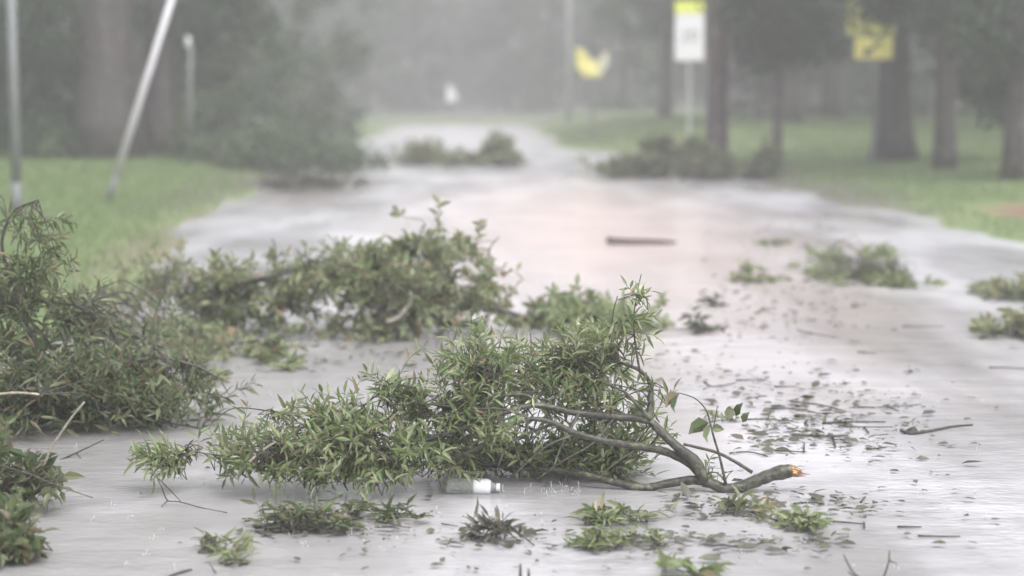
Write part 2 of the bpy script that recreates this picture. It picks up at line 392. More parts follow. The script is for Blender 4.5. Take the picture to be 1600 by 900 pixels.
def spread(shape, pos, R, L):
    v, f = shape; n, k = len(pos), len(v)
    V = np.einsum('nij,kj->nki', R, v) * L[:, None, None] + pos[:, None, :]
    Fa = (f[None] + (np.arange(n) * k)[:, None, None]).reshape(-1, f.shape[1])
    return V.reshape(-1, 3), Fa
LEAF_ME = {}
def leaf_mesh(kind, mat):
    key = (kind, mat.name)
    if key not in LEAF_ME:
        v, f = LEAF[kind]
        me = bpy.data.meshes.new('leaf'); me.from_pydata([tuple(p) for p in v], [], [tuple(x) for x in f]); me.materials.append(mat); me.update()
        LEAF_ME[key] = me
    return LEAF_ME[key]

def catmull(pts, n=4):
    pts = [Vector(p) for p in pts]
    if len(pts) < 3: return pts
    q = [2 * pts[0] - pts[1]] + pts + [2 * pts[-1] - pts[-2]]
    out = []
    for i in range(1, len(q) - 2):
        for k in range(n):
            t = k / n; a, b, c, d = q[i - 1:i + 3]
            out.append(0.5 * (2 * b + (c - a) * t + (2 * a - 5 * b + 4 * c - d) * t * t + (3 * b - a - 3 * c + d) * t ** 3))
    out.append(pts[-1]); return out

def brush(name, label, cat, loc, limbs, blobs, n_twigs, leaf=('willow', 'leaf_near', 0.075), n_parts=0, group=None, seed=1,
          twig_len=(0.10, 0.22), leaves=(8, 14), up=0.25, floor=True, twig_mat='twig', limb_name='limb', out=0.75, stems=True, flat=1.0):
    """limbs: list of (points, r0, r1, material); blobs: list of (centre, (rx,ry,rz), weight)."""
    R = random.Random(seed); N = np.random.RandomState(seed)
    root = thing(name, label, cat, loc, group)
    nodes = []
    for pts, r0, r1, mk in limbs:
        cp = catmull(pts, 5); n = len(cp)
        rad = [max(0.0012, r0 + (r1 - r0) * (i / (n - 1)) ** 0.8) * (1 + 0.08 * R.uniform(-1, 1)) for i in range(n)]
        if r0 == 0.033: rad[:5] = [.024, .0265, .028, .0275, .029]     # bark peels back towards the tear
        mb = MB(); mb.tube(cp, rad, 10 if r0 > 0.012 else 6); mb.build(limb_name if r0 > 0.008 else 'branchlet', M[mk], root)
        nodes += cp
    if not nodes: nodes = [Vector(loc)]
    NA = np.array([tuple(p) for p in nodes])
    subs = []                                  # lumps inside each blob, so the heap has gaps and an uneven outline
    for c, rr, w_ in blobs:
        k_ = max(2, int(3 + 9 * w_ / max(b[2] for b in blobs)))
        for _ in range(k_):
            while True:
                u = Vector((R.uniform(-1, 1), R.uniform(-1, 1), R.uniform(-1, 1)))
                if u.length <= 1: break
            subs.append((Vector(c) + Vector((u.x * rr[0], u.y * rr[1], u.z * rr[2])) * 0.95, rr, w_ / k_ * R.uniform(0.3, 1.9), u))
    wsum = [b[2] for b in subs]
    tw = MB(); pos, dirs, Ls = [], [], []
    for i in range(n_twigs):
        c, rr, _, u0 = R.choices(subs, wsum)[0]
        g = Vector((R.gauss(0, 1), R.gauss(0, 1), R.gauss(0, 1))) * (0.29 if R.random() > 0.13 else 0.55)
        p = c + Vector((g.x * rr[0], g.y * rr[1], g.z * rr[2])); u = u0 + g * 0.8 + Vector((0, 0, 1e-4))
        if floor and p.z < 0.015: p.z = R.uniform(0.008, 0.04)
        q = Vector(NA[np.argmin(((NA - np.array(p)) ** 2).sum(1))])
        d = (p - q); d = d.normalized() if d.length > 1e-4 else Vector((0, 0, 1))
        d = (d * 0.7 + u.normalized() * out * 0.7 + Vector((0, 0, up)) + Vector((R.gauss(0, .3), R.gauss(0, .3), R.gauss(0, .25)))).normalized()
        ln = R.uniform(*twig_len); base = p - d * ln * 0.7; tip = p + d * ln * 0.3
        if floor: base.z = max(base.z, 0.006); tip.z = max(tip.z, 0.012)
        bend = Vector((R.gauss(0, .15), R.gauss(0, .15), R.gauss(0.1, .1))) * ln
        mid = (base + tip) / 2 + bend * 0.4
        cp = catmull([base, mid, tip], 3)
        tw.tube(cp, [0.0022 - 0.0014 * k / (len(cp) - 1) for k in range(len(cp))], 4, False)
        if stems:
            m2 = (q + base) / 2 + Vector((R.gauss(0, .08), R.gauss(0, .08), abs(R.gauss(0.04, .08)))) * min(1, (q - base).length * 2)
            if floor: m2.z = max(m2.z, 0.006)
            tw.tube(catmull([q, m2, base], 3), [0.0034, .0032, .003, .0028, .0026, .0024, .0022], 4, False)
        nl = R.randint(*leaves); az = R.uniform(0, 6.28)
        ax = (tip - base).normalized(); s1 = ax.orthogonal().normalized(); s2 = ax.cross(s1)
        for k in range(nl):
            t = 0.15 + 0.85 * (k + R.random() * 0.5) / nl
            pp = cp[min(int(t * (len(cp) - 1)), len(cp) - 2)].lerp(cp[min(int(t * (len(cp) - 1)) + 1, len(cp) - 1)], (t * (len(cp) - 1)) % 1) if t < 1 else tip
            az += 2.4
            dd = ax * R.uniform(0.45, 1.0) + (s1 * math.cos(az) + s2 * math.sin(az)) * R.uniform(0.6, 1.0) + Vector((0, 0, -0.12))
            dd.z *= flat
            if floor and pp.z + dd.normalized().z * leaf[2] < 0.004: dd.z = abs(dd.z) * 0.4 + 0.05
            pos.append(tuple(pp)); dirs.append(tuple(dd)); Ls.append(leaf[2] * R.uniform(0.45, 1.3))
    if n_twigs:
        o = tw.build('twigs', M[twig_mat], root); o['kind'] = 'stuff'
        pos, dirs, Ls = np.array(pos), np.array(dirs), np.array(Ls)
        RM = rot_rows(dirs, N.normal(0, 0.9, len(pos)))
        order = np.argsort(pos[:, 1] - 0.3 * pos[:, 2]); pick = set(order[:n_parts * 2:2].tolist()) if n_parts else set()
        me = leaf_mesh(leaf[0], M[leaf[1]])
        rest = np.array([i for i in range(len(pos)) if i not in pick])
        for i in pick:
            lo = bpy.data.objects.new('leaf', me); C.objects.link(lo); lo.parent = root
            mt = Matrix([list(RM[i][r] * Ls[i]) + [0] for r in range(3)] + [[0, 0, 0, 1]])
            mt.translation = Vector(pos[i]) - Vector(root.location)
            lo.matrix_basis = mt
        if len(rest):
            v, f = spread(LEAF[leaf[0]], pos[rest], RM[rest], Ls[rest])
            o = np_obj('foliage', v, f, M[leaf[1]], root); o['kind'] = 'stuff'
    return root

def limb_px(pts, Y, r0, r1, mat='bark_wet'):      # pts of (px, py[, dY])
    return ([P(p[0], p[1], Y + (p[2] if len(p) > 2 else 0)) for p in pts], r0, r1, mat)
def blob_px(px, py, rx, ry, Y, dy, w=None):
    c = P(px, py, Y); s = S(Y)
    return (c, (rx * s, dy, ry * s), w if w is not None else rx * ry / 1000.0)

# ------------------------------------------------------------------ the big broken branch lying in the road
Y0 = G(1140, 770).y
main_limbs = [
    limb_px([(1238, 735), (1222, 738), (1205, 742), (1175, 754), (1140, 765), (1110, 755), (1085, 750, .02), (1040, 756, .04), (1005, 762, .05), (955, 752, .08), (905, 740, .12), (850, 733, .2), (770, 728, .25)], Y0, 0.033, 0.009),
    limb_px([(1100, 752), (1088, 722), (1060, 700, .03), (1030, 672, .06), (1010, 656, .08), (960, 651, .06), (900, 645, .02), (840, 633, 0), (800, 641, -.03), (740, 662, -.06), (690, 680, -.05), (620, 700, 0), (540, 712, .05)], Y0, 0.024, 0.005),
    limb_px([(1105, 756), (1080, 726, .05), (1040, 706, .05), (1000, 698, 0), (950, 690, -.06), (900, 677, -.1), (862, 660, -.12), (830, 655, -.12), (790, 668, -.1), (755, 695, -.08), (700, 720, -.05)], Y0, 0.021, 0.006),
    limb_px([(1012, 655, .08), (1017, 625, .1), (1016, 600, .12), (1004, 582, .12), (985, 572, .14), (960, 565, .16), (900, 560, .2)], Y0, 0.014, 0.004),
    limb_px([(1016, 655, .07), (995, 632, .04), (975, 612, .02), (940, 596, .0)], Y0, 0.011, 0.004),
    limb_px([(840, 633), (828, 620), (805, 616), (770, 622), (725, 636), (660, 631), (610, 632)], Y0, 0.010, 0.003),
    limb_px([(1175, 738, -.02), (1150, 722, -.02), (1120, 707, 0), (1085, 698, .02), (1068, 694, .03)], Y0, 0.008, 0.006),
    limb_px([(1134, 756, -.02), (1124, 712, -.05), (1115, 682, -.06), (1107, 650, -.06), (1100, 636, -.06), (1085, 622, -.06), (1062, 614, -.06)], Y0, 0.006, 0.002),
    limb_px([(1113, 676, -.06), (1118, 652, -.07), (1121, 634, -.08)], Y0, 0.003, 0.0015),
    limb_px([(1000, 582, .12), (993, 540, .13), (990, 500, .14), (995, 460, .14), (1002, 428, .14)], Y0, 0.005, 0.0016),
    limb_px([(960, 565, .16), (955, 530, .18), (958, 490, .2), (965, 462, .2)], Y0, 0.005, 0.002),
    limb_px([(905, 645, .02), (880, 690, -.05), (865, 730, -.08)], Y0, 0.009, 0.004),
    limb_px([(870, 660, -.1), (800, 690, -.1), (775, 735, -.1)], Y0, 0.007, 0.003),
    limb_px([(900, 677, -.1), (850, 700, -.12), (800, 745, -.12)], Y0, 0.007, 0.003),
    limb_px([(770, 728, .25), (700, 715, .25), (620, 690, .2), (560, 650, .15), (610, 600, .12)], Y0, 0.010, 0.003),
    limb_px([(540, 712, .05), (470, 700, .05), (420, 710, .05), (360, 712, .05), (290, 705, .08)], Y0, 0.006, 0.002),
    limb_px([(480, 700, .05), (440, 650, .15), (425, 643, .2), (365, 638, .25), (330, 662, .25)], Y0, 0.005, 0.002),
    limb_px([(430, 690, -.1), (400, 712, -.12), (372, 738, -.15), (338, 748, -.15)], Y0, 0.006, 0.0045, 'twig_pale'),
    limb_px([(770, 622), (760, 590), (740, 570)], Y0, 0.004, 0.002),
    limb_px([(560, 690, -.12), (620, 722, -.14), (660, 745, -.14)], Y0, 0.006, 0.003),
    limb_px([(1005, 762, .05), (940, 735, .3), (860, 715, .45), (760, 700, .5), (680, 720, .5)], Y0, 0.012, 0.004),
    limb_px([(690, 680, -.05), (640, 730, 0), (560, 745, 0), (470, 742, 0)], Y0, 0.007, 0.003),
    limb_px([(960, 651, .06), (930, 690, .0), (880, 720, -.04), (840, 748, -.06)], Y0, 0.007, 0.003),
    limb_px([(1000, 698), (960, 725, -.03), (930, 752, -.04)], Y0, 0.006, 0.003),
    limb_px([(830, 655, -.12), (790, 640, -.1), (740, 640, -.1), (700, 655, -.1)], Y0, 0.006, 0.003),
]
main_blobs = [
    blob_px(975, 485, 40, 40, Y0 + .15, .10, 1.1), blob_px(940, 565, 70, 48, Y0 + .2, .25, 3.2), blob_px(850, 590, 120, 46, Y0 + .2, .28, 6.5),
    blob_px(770, 590, 75, 50, Y0 + .12, .25, 4.5), blob_px(900, 620, 110, 40, Y0 + .3, .2, 4.2), blob_px(620, 615, 42, 34, Y0 + .12, .14, 1.9),
    blob_px(600, 680, 120, 55, Y0 + .02, .26, 7.4), blob_px(470, 690, 85, 45, Y0, .22, 4.2), blob_px(395, 705, 60, 32, Y0, .18, 1.9),
    blob_px(290, 710, 55, 20, Y0 + .05, .12, 1.1), blob_px(700, 660, 85, 62, Y0 + .1, .25, 5.2), blob_px(1000, 680, 50, 50, Y0 + .3, .15, 1.8),
    blob_px(1005, 600, 24, 60, Y0 + .15, .1, .6), blob_px(860, 700, 120, 45, Y0 + .35, .15, 3.6), blob_px(440, 645, 30, 22, Y0 + .2, .1, .6),
    blob_px(1115, 740, 22, 30, Y0 + .1, .06, .25), blob_px(700, 715, 110, 26, Y0 + .35, .12, 1.6), blob_px(540, 640, 50, 30, Y0 + .1, .16, 1.4),
    blob_px(600, 728, 130, 18, Y0 - .02, .20, 5.0), blob_px(460, 730, 90, 14, Y0 - .02, .18, 2.4), blob_px(890, 690, 150, 45, Y0 + .5, .15, 6.0), blob_px(800, 735, 150, 16, Y0 + .4, .15, 2.8),
    blob_px(960, 715, 80, 34, Y0 + .3, .12, 2.4), blob_px(250, 725, 26, 10, Y0 + .02, .06, .4), blob_px(690, 630, 65, 42, Y0 + .1, .2, 3.2), blob_px(520, 660, 60, 34, Y0 + .05, .2, 2.0),
]
main = brush('fallen_branch', 'large broken branch with leafy crown and torn orange end lying across the wet road', 'branch', (G(1140, 770).x, Y0, 0),
             main_limbs, main_blobs, 1050, ('willow', 'leaf_near', 0.064), 290, seed=21, up=0.32)
# the torn end: splintered prongs of raw wood
bx = P(1236, 735, Y0); mbw = MB()
for k in range(26):
    a = k / 26 * 12.566; rr_ = .019 if k < 13 else .009
    off = Vector((0, math.cos(a), math.sin(a))) * rr_
    st = P(1236, 735, Y0) + off + Vector((-.012, 0, 0)); ln = rnd.uniform(.02, .05) + .05 * max(0, -math.sin(a) * .4 + .6) * rnd.uniform(.4, 1)
    mbw.tube([st, st + Vector((ln * .5, 0, -.002)), st + Vector((ln, rnd.uniform(-.005, .005), -.008 + rnd.uniform(-.005, .004))) - off * .25], [.0065, .0055, .0007], 5)
mbw.build('broken_end', M['wood_raw'], main, smooth=False)
# single broad leaves on the thin upright shoot
for px, py, L, dx, dz in ((1062, 614, .085, -.8, -.6), (1058, 618, .07, -.3, -1), (1108, 660, .10, -.9, -.35), (1110, 662, .08, -.3, -1), (1138, 655, .06, .1, 1), (1150, 650, .06, .3, .9), (1160, 660, .05, .4, .8), (1112, 668, .05, .9, -.1)):
    Yl = Y0 - .06; p = P(px, py, Yl); lo = bpy.data.objects.new('leaf', leaf_mesh('broad', M['leaf_dark'])); C.objects.link(lo); lo.parent = main
    RM = rot_rows(np.array([[dx, -.2, dz]]), np.array([1.2]))[0] * L
    mt = Matrix([list(RM[r]) + [0] for r in range(3)] + [[0, 0, 0, 1]]); mt.translation = p - Vector(main.location); lo.matrix_basis = mt

# ------------------------------------------------------------------ clear bottle caught under the branch
yb = G(740, 770).y
bt = thing('plastic_bottle', 'clear plastic bottle with white label lying under the fallen branch', 'bottle', G(738, 770))
def lathe(prof, org, ax, n=18):       # prof of (x along axis, radius)
    mb = MB(); mb.tube([Vector(org) + Vector(ax) * x for x, r in prof], [r for x, r in prof], n); return mb
s = S(yb); R0 = 13 * s * 0.95
org = P(697, 751, yb); org.z = R0; axb = Vector((1, -0.05, -0.03)).normalized()
lathe([(0, R0 * .75), (.004, R0 * .95), (.012, R0), (.03, R0 * .96), (.045, R0), (.06, R0 * .96), (.105, R0), (.150, R0), (.172, R0 * .86), (.19, R0 * .55), (.197, R0 * .42), (.205, R0 * .42)], org, axb).build('body', M['plastic'], bt)
lathe([(.108, R0 * 1.02), (.118, R0 * 1.03), (.16, R0 * 1.03), (.166, R0 * .98), (.178, R0 * .84)], org, axb).build('label_sleeve', M['label_white'], bt)
lathe([(.200, R0 * .47), (.2015, R0 * .5), (.214, R0 * .5), (.2155, R0 * .46)], org, axb).build('cap', M['label_white'], bt)

# ------------------------------------------------------------------ the heap of brush at the left kerb
YL = G(150, 665).y
brush('brush_heap', 'tall dark green heap of fallen branches against the left verge', 'brush', (G(100, 665).x, YL, 0), [
    limb_px([(70, 660), (60, 560), (35, 490), (8, 410), (4, 370), (22, 330), (60, 312)], YL, .016, .004, 'twig'),
    limb_px([(120, 650), (110, 560), (70, 470), (20, 420)], YL + .1, .012, .004, 'twig'),
    limb_px([(60, 655), (150, 600), (230, 560), (300, 570), (340, 590)], YL, .014, .004, 'twig'),
    limb_px([(-60, 660), (20, 600), (90, 520), (140, 470)], YL + .3, .013, .004, 'twig'),
    limb_px([(20, 640), (120, 655), (220, 655), (330, 672)], YL - .1, .012, .004, 'twig'),
    limb_px([(-40, 620), (20, 614), (62, 616)], YL - .6, .007, .006, 'twig_pale'),
    limb_px([(60, 470), (130, 480), (170, 510)], YL + .1, .006, .002, 'twig')],
    [blob_px(50, 345, 44, 36, YL, .2, .55), blob_px(45, 420, 60, 55, YL, .3, 1.1), blob_px(20, 500, 70, 60, YL + .1, .4, 3.2), blob_px(70, 560, 110, 65, YL + .1, .5, 9),
     blob_px(190, 580, 110, 50, YL, .45, 7), blob_px(140, 620, 160, 36, YL, .4, 6.5), blob_px(285, 590, 55, 42, YL, .3, 3), blob_px(10, 630, 80, 50, YL - .1, .4, 5), blob_px(-60, 520, 70, 120, YL + .2, .4, 6),
     blob_px(110, 490, 60, 45, YL + .3, .4, 3), blob_px(210, 520, 70, 40, YL + 1.2, .6, 4), blob_px(120, 650, 190, 14, YL, .35, 3.5), blob_px(290, 625, 60, 22, YL, .3, 1.5)],
    760, ('willow', 'leaf_dark', 0.078), 160, seed=5)
YB = G(30, 800).y
brush('leafy_branch', 'leafy dark branch with pale bare twigs in front of the tall dark heap', 'branch', (G(20, 800).x, YB, 0), [
    limb_px([(-60, 770), (0, 750), (60, 735), (80, 700), (110, 655), (132, 628)], YB, .007, .004, 'twig_pale'),
    limb_px([(50, 742), (80, 755), (145, 778)], YB - .1, .004, .002, 'twig'),
    limb_px([(60, 735), (85, 728), (100, 742)], YB, .004, .002, 'twig'),
    limb_px([(-60, 780), (-10, 770), (50, 775)], YB, .008, .003, 'twig')],
    [blob_px(5, 745, 55, 40, YB, .2, 4), blob_px(50, 765, 35, 22, YB, .15, 1.5), blob_px(-40, 720, 60, 60, YB, .3, 4)], 100, ('oak', 'leaf_dark', .07), 80, seed=8)
YC = G(20, 872).y
brush('leafy_branch', 'dark leafy sprig with upright leaves separate from the left verge heap', 'branch', (G(10, 872).x, YC, 0), [
    limb_px([(-60, 860), (0, 850), (65, 858)], YC, .006, .003, 'twig')],
    [blob_px(5, 838, 50, 30, YC, .15, 3), blob_px(45, 853, 28, 14, YC, .1, 1)], 55, ('oak', 'leaf_dark', .065), 60, seed=9)

# ------------------------------------------------------------------ the heap behind the big branch
YM = G(500, 522).y
brush('brush_heap', 'wide pale green heap of branches behind the large broken branch', 'brush', (G(520, 522).x, YM, 0), [
    limb_px([(840, 510), (800, 490), (740, 470), (680, 450), (620, 430), (560, 420), (500, 400)], YM, .022, .006),
    limb_px([(700, 505), (640, 470), (560, 440), (470, 420), (400, 440), (350, 455)], YM, .020, .012),
    limb_px([(352, 452), (400, 437), (450, 425), (480, 410)], YM - .2, .016, .008),
    limb_px([(604, 503), (622, 496), (634, 482), (642, 470), (641, 456)], YM - .5, .015, .011, 'twig_pale'),
    limb_px([(510, 515), (480, 505), (472, 490)], YM - .4, .010, .005, 'twig_pale'),
    limb_px([(690, 500), (670, 420), (655, 380), (665, 350)], YM, .012, .003),
    limb_px([(740, 490), (765, 430), (765, 390), (780, 370)], YM, .008, .003),
    limb_px([(350, 500), (300, 470), (260, 450), (200, 470)], YM, .014, .005),
    limb_px([(440, 500), (430, 440), (430, 390), (425, 372)], YM, .010, .004)],
    [blob_px(680, 430, 85, 60, YM, .5, 8), blob_px(750, 460, 50, 50, YM, .4, 4), blob_px(570, 430, 100, 50, YM, .5, 8), blob_px(460, 440, 70, 48, YM, .4, 5), blob_px(340, 445, 80, 40, YM, .4, 5),
     blob_px(250, 470, 80, 40, YM + .2, .4, 4.5), blob_px(620, 480, 140, 34, YM, .4, 6), blob_px(662, 380, 34, 14, YM, .15, .6), blob_px(772, 405, 14, 14, YM, .08, .2), blob_px(240, 420, 40, 25, YM + .3, .3, 1), blob_px(380, 490, 60, 25, YM, .3, 1.2), blob_px(600, 512, 160, 12, YM - .1, .35, 3.5), blob_px(330, 505, 90, 12, YM, .3, 1.5), blob_px(800, 505, 50, 14, YM, .25, 1), blob_px(427, 400, 14, 10, YM, .1, .3), blob_px(520, 400, 24, 10, YM, .12, .5), blob_px(600, 395, 26, 12, YM, .12, .5), blob_px(210, 500, 70, 25, YM - .6, .4, 2), blob_px(300, 520, 60, 14, YM - .5, .3, 1)],
    760, ('oak', 'leaf_mid', 0.075), 90, seed=12, twig_len=(.12, .28), up=.12)
YQ = G(390, 558).y
brush('leafy_branch', 'thin flat branch washed up between the two green heaps', 'branch', (G(390, 558).x, YQ, 0),
      [limb_px([(300, 556), (360, 540), (430, 530)], YQ, .008, .003, 'twig'), limb_px([(390, 590), (420, 545), (430, 530)], YQ, .006, .002, 'twig')],
      [blob_px(350, 545, 60, 10, YQ, .4, 2), blob_px(300, 530, 40, 20, YQ + .3, .4, 2), blob_px(430, 548, 36, 6, YQ, .3, .8)], 90, ('oak', 'leaf_mid', .072), 30, seed=19, up=0, flat=.5)
YN = G(950, 520).y
brush('leafy_branch', 'low pale spray of leaves on the water just behind the large broken branch', 'branch', (G(940, 520).x, YN, 0),
      [limb_px([(790, 488), (830, 500), (880, 512), (960, 510), (1040, 515)], YN, .012, .004)],
      [blob_px(900, 495, 60, 26, YN, .35, 3), blob_px(990, 505, 50, 14, YN, .3, 1.2), blob_px(860, 475, 30, 20, YN + .2, .2, .8)], 130, ('oak', 'leaf_pale', .085), 40, seed=13)

# ------------------------------------------------------------------ branches on the right of the road
YR = G(1340, 448).y
brush('leafy_branch', 'flat pale green spray of fallen leaves alone on the open water', 'branch', (G(1340, 448).x, YR, 0),
      [limb_px([(1255, 440), (1310, 425), (1370, 420), (1425, 435)], YR, .010, .004), limb_px([(1310, 425), (1300, 395), (1290, 380)], YR, .006, .002)],
      [blob_px(1320, 438, 64, 6, YR + .5, .8, 4), blob_px(1385, 430, 40, 12, YR + .6, .7, 2.5), blob_px(1300, 408, 34, 8, YR + 1.9, .5, 1.2), blob_px(1395, 446, 40, 5, YR - .1, .4, .9), blob_px(1370, 405, 30, 14, YR + 1.6, .5, 1)], 110, ('oak', 'leaf_pale', .095), 50, seed=15)
YS = G(1570, 470).y
brush('leafy_branch', 'dull green leafy branch on the water just beyond the dark floating branch', 'branch', (G(1580, 475).x, YS, 0),
      [limb_px([(1535, 468), (1580, 458), (1680, 450)], YS, .010, .005)], [blob_px(1575, 462, 38, 9, YS + .2, .5, 2), blob_px(1640, 456, 50, 14, YS, .4, 3)], 65, ('oak', 'leaf_mid', .09), 30, seed=16)
YT = G(1570, 530).y
brush('leafy_branch', 'dark leafy branch floating between the dull green branch and the bent stick', 'branch', (G(1580, 535).x, YT, 0),
      [limb_px([(1530, 528), (1580, 515), (1680, 505)], YT, .010, .005)], [blob_px(1568, 520, 36, 10, YT + .2, .4, 2), blob_px(1640, 512, 50, 15, YT, .4, 3)], 70, ('oak', 'leaf_mid', .085), 30, seed=17)
for px, py, rx, ry, n, lk_, lb in ((1190, 442, 34, 7, 26, 'leaf_mid', 'small brownish green scrap of leaves beside the pale floating spray'),
                                   (1212, 384, 18, 7, 14, 'leaf_mid', 'small dark tuft of leaves on open water beyond the pale floating spray'),
                                   (1165, 424, 14, 6, 9, 'leaf_mid', 'tiny dark tuft of leaves beside the brownish scrap of leaves'),
                                   (1092, 518, 22, 12, 22, 'leaf_dead', 'small brown tuft of leaves behind the torn branch end'),
                                   (1120, 478, 14, 8, 10, 'leaf_dead', 'small dead twig of leaves near the floating wooden board'),
                                   (450, 578, 16, 9, 12, 'leaf_pale', 'small pale tuft on the water between the two green heaps'),
                                   (345, 598, 14, 9, 10, 'leaf_pale', 'small pale leaf tuft at the edge of the tall dark heap'),
                                   (1555, 655, 1, 1, 0, 'leaf_mid', '')):
    if not n: continue
    y = G(px, py).y
    brush('leaf_tuft', lb, 'leaves', G(px, py), [], [blob_px(px, py - ry * .6, rx, ry, y, .12, 1)], n, ('oak', lk_, .075), min(30, n * 2), seed=px, stems=False, leaves=(3, 7), up=-.1, flat=.4)

# ------------------------------------------------------------------ small sprigs on the wet road in front
sprigs = [
    (465, 832, [(460, 795, 55, 30, 4), (520, 800, 30, 18, 1)], 85, 'willow', 'leaf_dark', .07, 'dense dark green leaf cluster in front of the large broken branch'),
    (555, 812, [(553, 800, 10, 14, 1)], 7, 'oak', 'leaf_dark', .07, 'few upright dark leaves right next to the dense leaf cluster'),
    (628, 814, [(628, 800, 36, 12, 1)], 16, 'willow', 'leaf_dark', .07, 'thin sprig of spiky leaves between dense cluster and twig nest'),
    (340, 865, [(340, 853, 38, 10, 1)], 16, 'willow', 'leaf_near', .07, 'flat green sprig with two upright shoots near the forked bare twig'),
    (370, 885, [(370, 879, 22, 6, 1)], 7, 'willow', 'leaf_near', .06, 'little green sprig next to the flat two shoot sprig'),
    (950, 820, [(945, 802, 40, 14, 3), (990, 805, 26, 8, 1)], 40, 'willow', 'leaf_near', .075, 'bushy sprig on the road directly below the branch elbow'),
    (965, 858, [(925, 845, 36, 12, 2), (1010, 848, 45, 7, 2)], 42, 'willow', 'leaf_near', .07, 'long flat green sprig in front of the bushy sprig'),
    (1252, 828, [(1250, 815, 28, 12, 1)], 34, 'oak', 'leaf_pale', .055, 'compact yellow green leaf clump in front of the torn branch end'),
    (1160, 805, [(1130, 785, 28, 10, 1.5), (1170, 798, 26, 7, 1)], 14, 'oak', 'leaf_mid', .07, 'thin sprig with one upright leaf below the torn limb'),
    (1060, 906, [(1045, 900, 24, 5, 1), (1085, 902, 16, 5, 1)], 9, 'oak', 'leaf_near', .075, 'sprig of fresh broad green leaves in front of the long flat sprig'),
    (1140, 662, [(1130, 656, 26, 6, 1)], 7, 'oak', 'leaf_near', .05, 'tiny leafy sprig standing behind the thin upright shoot'),
]
for px, py, bl, n, kd, mt, L, lb in sprigs:
    y = G(px, py).y; x0 = min(b[0] - b[2] * .8 for b in bl); x1 = max(b[0] + b[2] * .8 for b in bl)
    brush('leafy_sprig', lb, 'sprig', G(px, py), [([G(x0, py - 2, .008), G((x0 + x1) / 2, py - 6, .02), G(x1, py - 4, .008)], .0035, .002, 'twig')],
          [blob_px(b[0], b[1] + b[3] * .35, b[2], b[3] * .65, y + .05, .11, b[4]) for b in bl], int(n * .7) + 2, (kd, mt, L), min(60, n * 3), seed=px + py, twig_len=(.05, .11), leaves=(3, 7), up=.0, limb_name='stem', flat=.4)

# the nest of dead twigs
def twig_thing(name, label, cat, paths, r, mat='twig', group=None):
    mb = MB()
    for pts in paths:
        cp = catmull(pts, 4); mb.tube(cp, [r * (1 - 0.45 * i / (len(cp) - 1)) for i in range(len(cp))], 6)
    o = mb.build(name, M[mat]); return tag(o, label, cat, group)
yn = G(780, 845).y
nest = brush('twig_nest', 'small tangle of dead twigs and grass on the wet road', 'twigs', G(780, 845),
      [([G(722, 838, .005), P(760, 822, yn), P(785, 818, yn), P(800, 825, yn), G(835, 852, .006)], .005, .003, 'twig'),
       ([G(740, 842, .005), P(770, 832, yn), P(792, 812, yn)], .004, .002, 'twig'), ([P(758, 808, yn), P(790, 830, yn), G(815, 846, .005)], .003, .002, 'twig'),
       ([G(720, 846, .005), P(745, 826, yn), P(775, 820, yn)], .003, .002, 'twig_pale')],
      [blob_px(775, 828, 34, 10, yn, .07, 1)], 26, ('willow', 'leaf_dead', .07), 40, seed=77, twig_len=(.06, .14), leaves=(2, 5), limb_name='stem')

# ------------------------------------------------------------------ sticks
def gp(*pts): return [G(p[0], p[1], p[2] if len(p) > 2 else .006) for p in pts]
twig_thing('stick', 'thick bent stick lying alone on the bright right side of the road', 'stick', [gp((1408, 672), (1425, 677), (1460, 672), (1490, 666), (1520, 664, .02))], .009)
yf = G(280, 790).y
twig_thing('forked_twig', 'forked bare twig rising from the water left of the dense leaf cluster', 'twig',
           [[P(244, 743, yf), P(254, 765, yf), P(262, 782, yf), P(280, 784, yf), G(318, 794), G(355, 801)], [P(248, 748, yf), P(268, 768, yf), P(283, 784, yf)], [P(262, 782, yf), G(252, 792)]], .0032)
twig_thing('stick', 'short dark stick beside the left heap\'s pale bare twig', 'stick', [[G(94, 719), G(125, 705, .02), G(162, 687, .05)], [G(120, 708, .02), G(127, 717)]], .005)
yu = G(1330, 905).y
twig_thing('twig', 'two slanting dark twigs poking up at the near edge of the bright road', 'twig', [[P(1345, 905, yu), P(1330, 890, yu), P(1318, 866, yu)], [P(1340, 905, yu), P(1325, 893, yu)]], .004)
twig_thing('twig', 'upright dark twig with a side spur near the two slanting twigs', 'twig', [[P(1380, 905, yu), P(1388, 880, yu), P(1390, 860, yu)], [P(1389, 875, yu), P(1402, 882, yu)]], .0035)
twig_thing('twig', 'pair of short grey stubs standing in the water below the twig nest', 'twig', [[P(813, 905, yu), P(813, 881, yu)], [P(826, 905, yu), P(826, 888, yu)]], .006)
twig_thing('twig', 'thin dark twig slanting beside the little green sprig', 'twig', [[G(338, 897), P(326, 878, G(338, 897).y)]], .003)
twig_thing('stick', 'short black stick end floating by the thin slanting twig', 'stick', [gp((255, 905), (280, 895), (300, 890, .015))], .006)
LBL = 'thin dark twig floating flat on the bright right hand water'
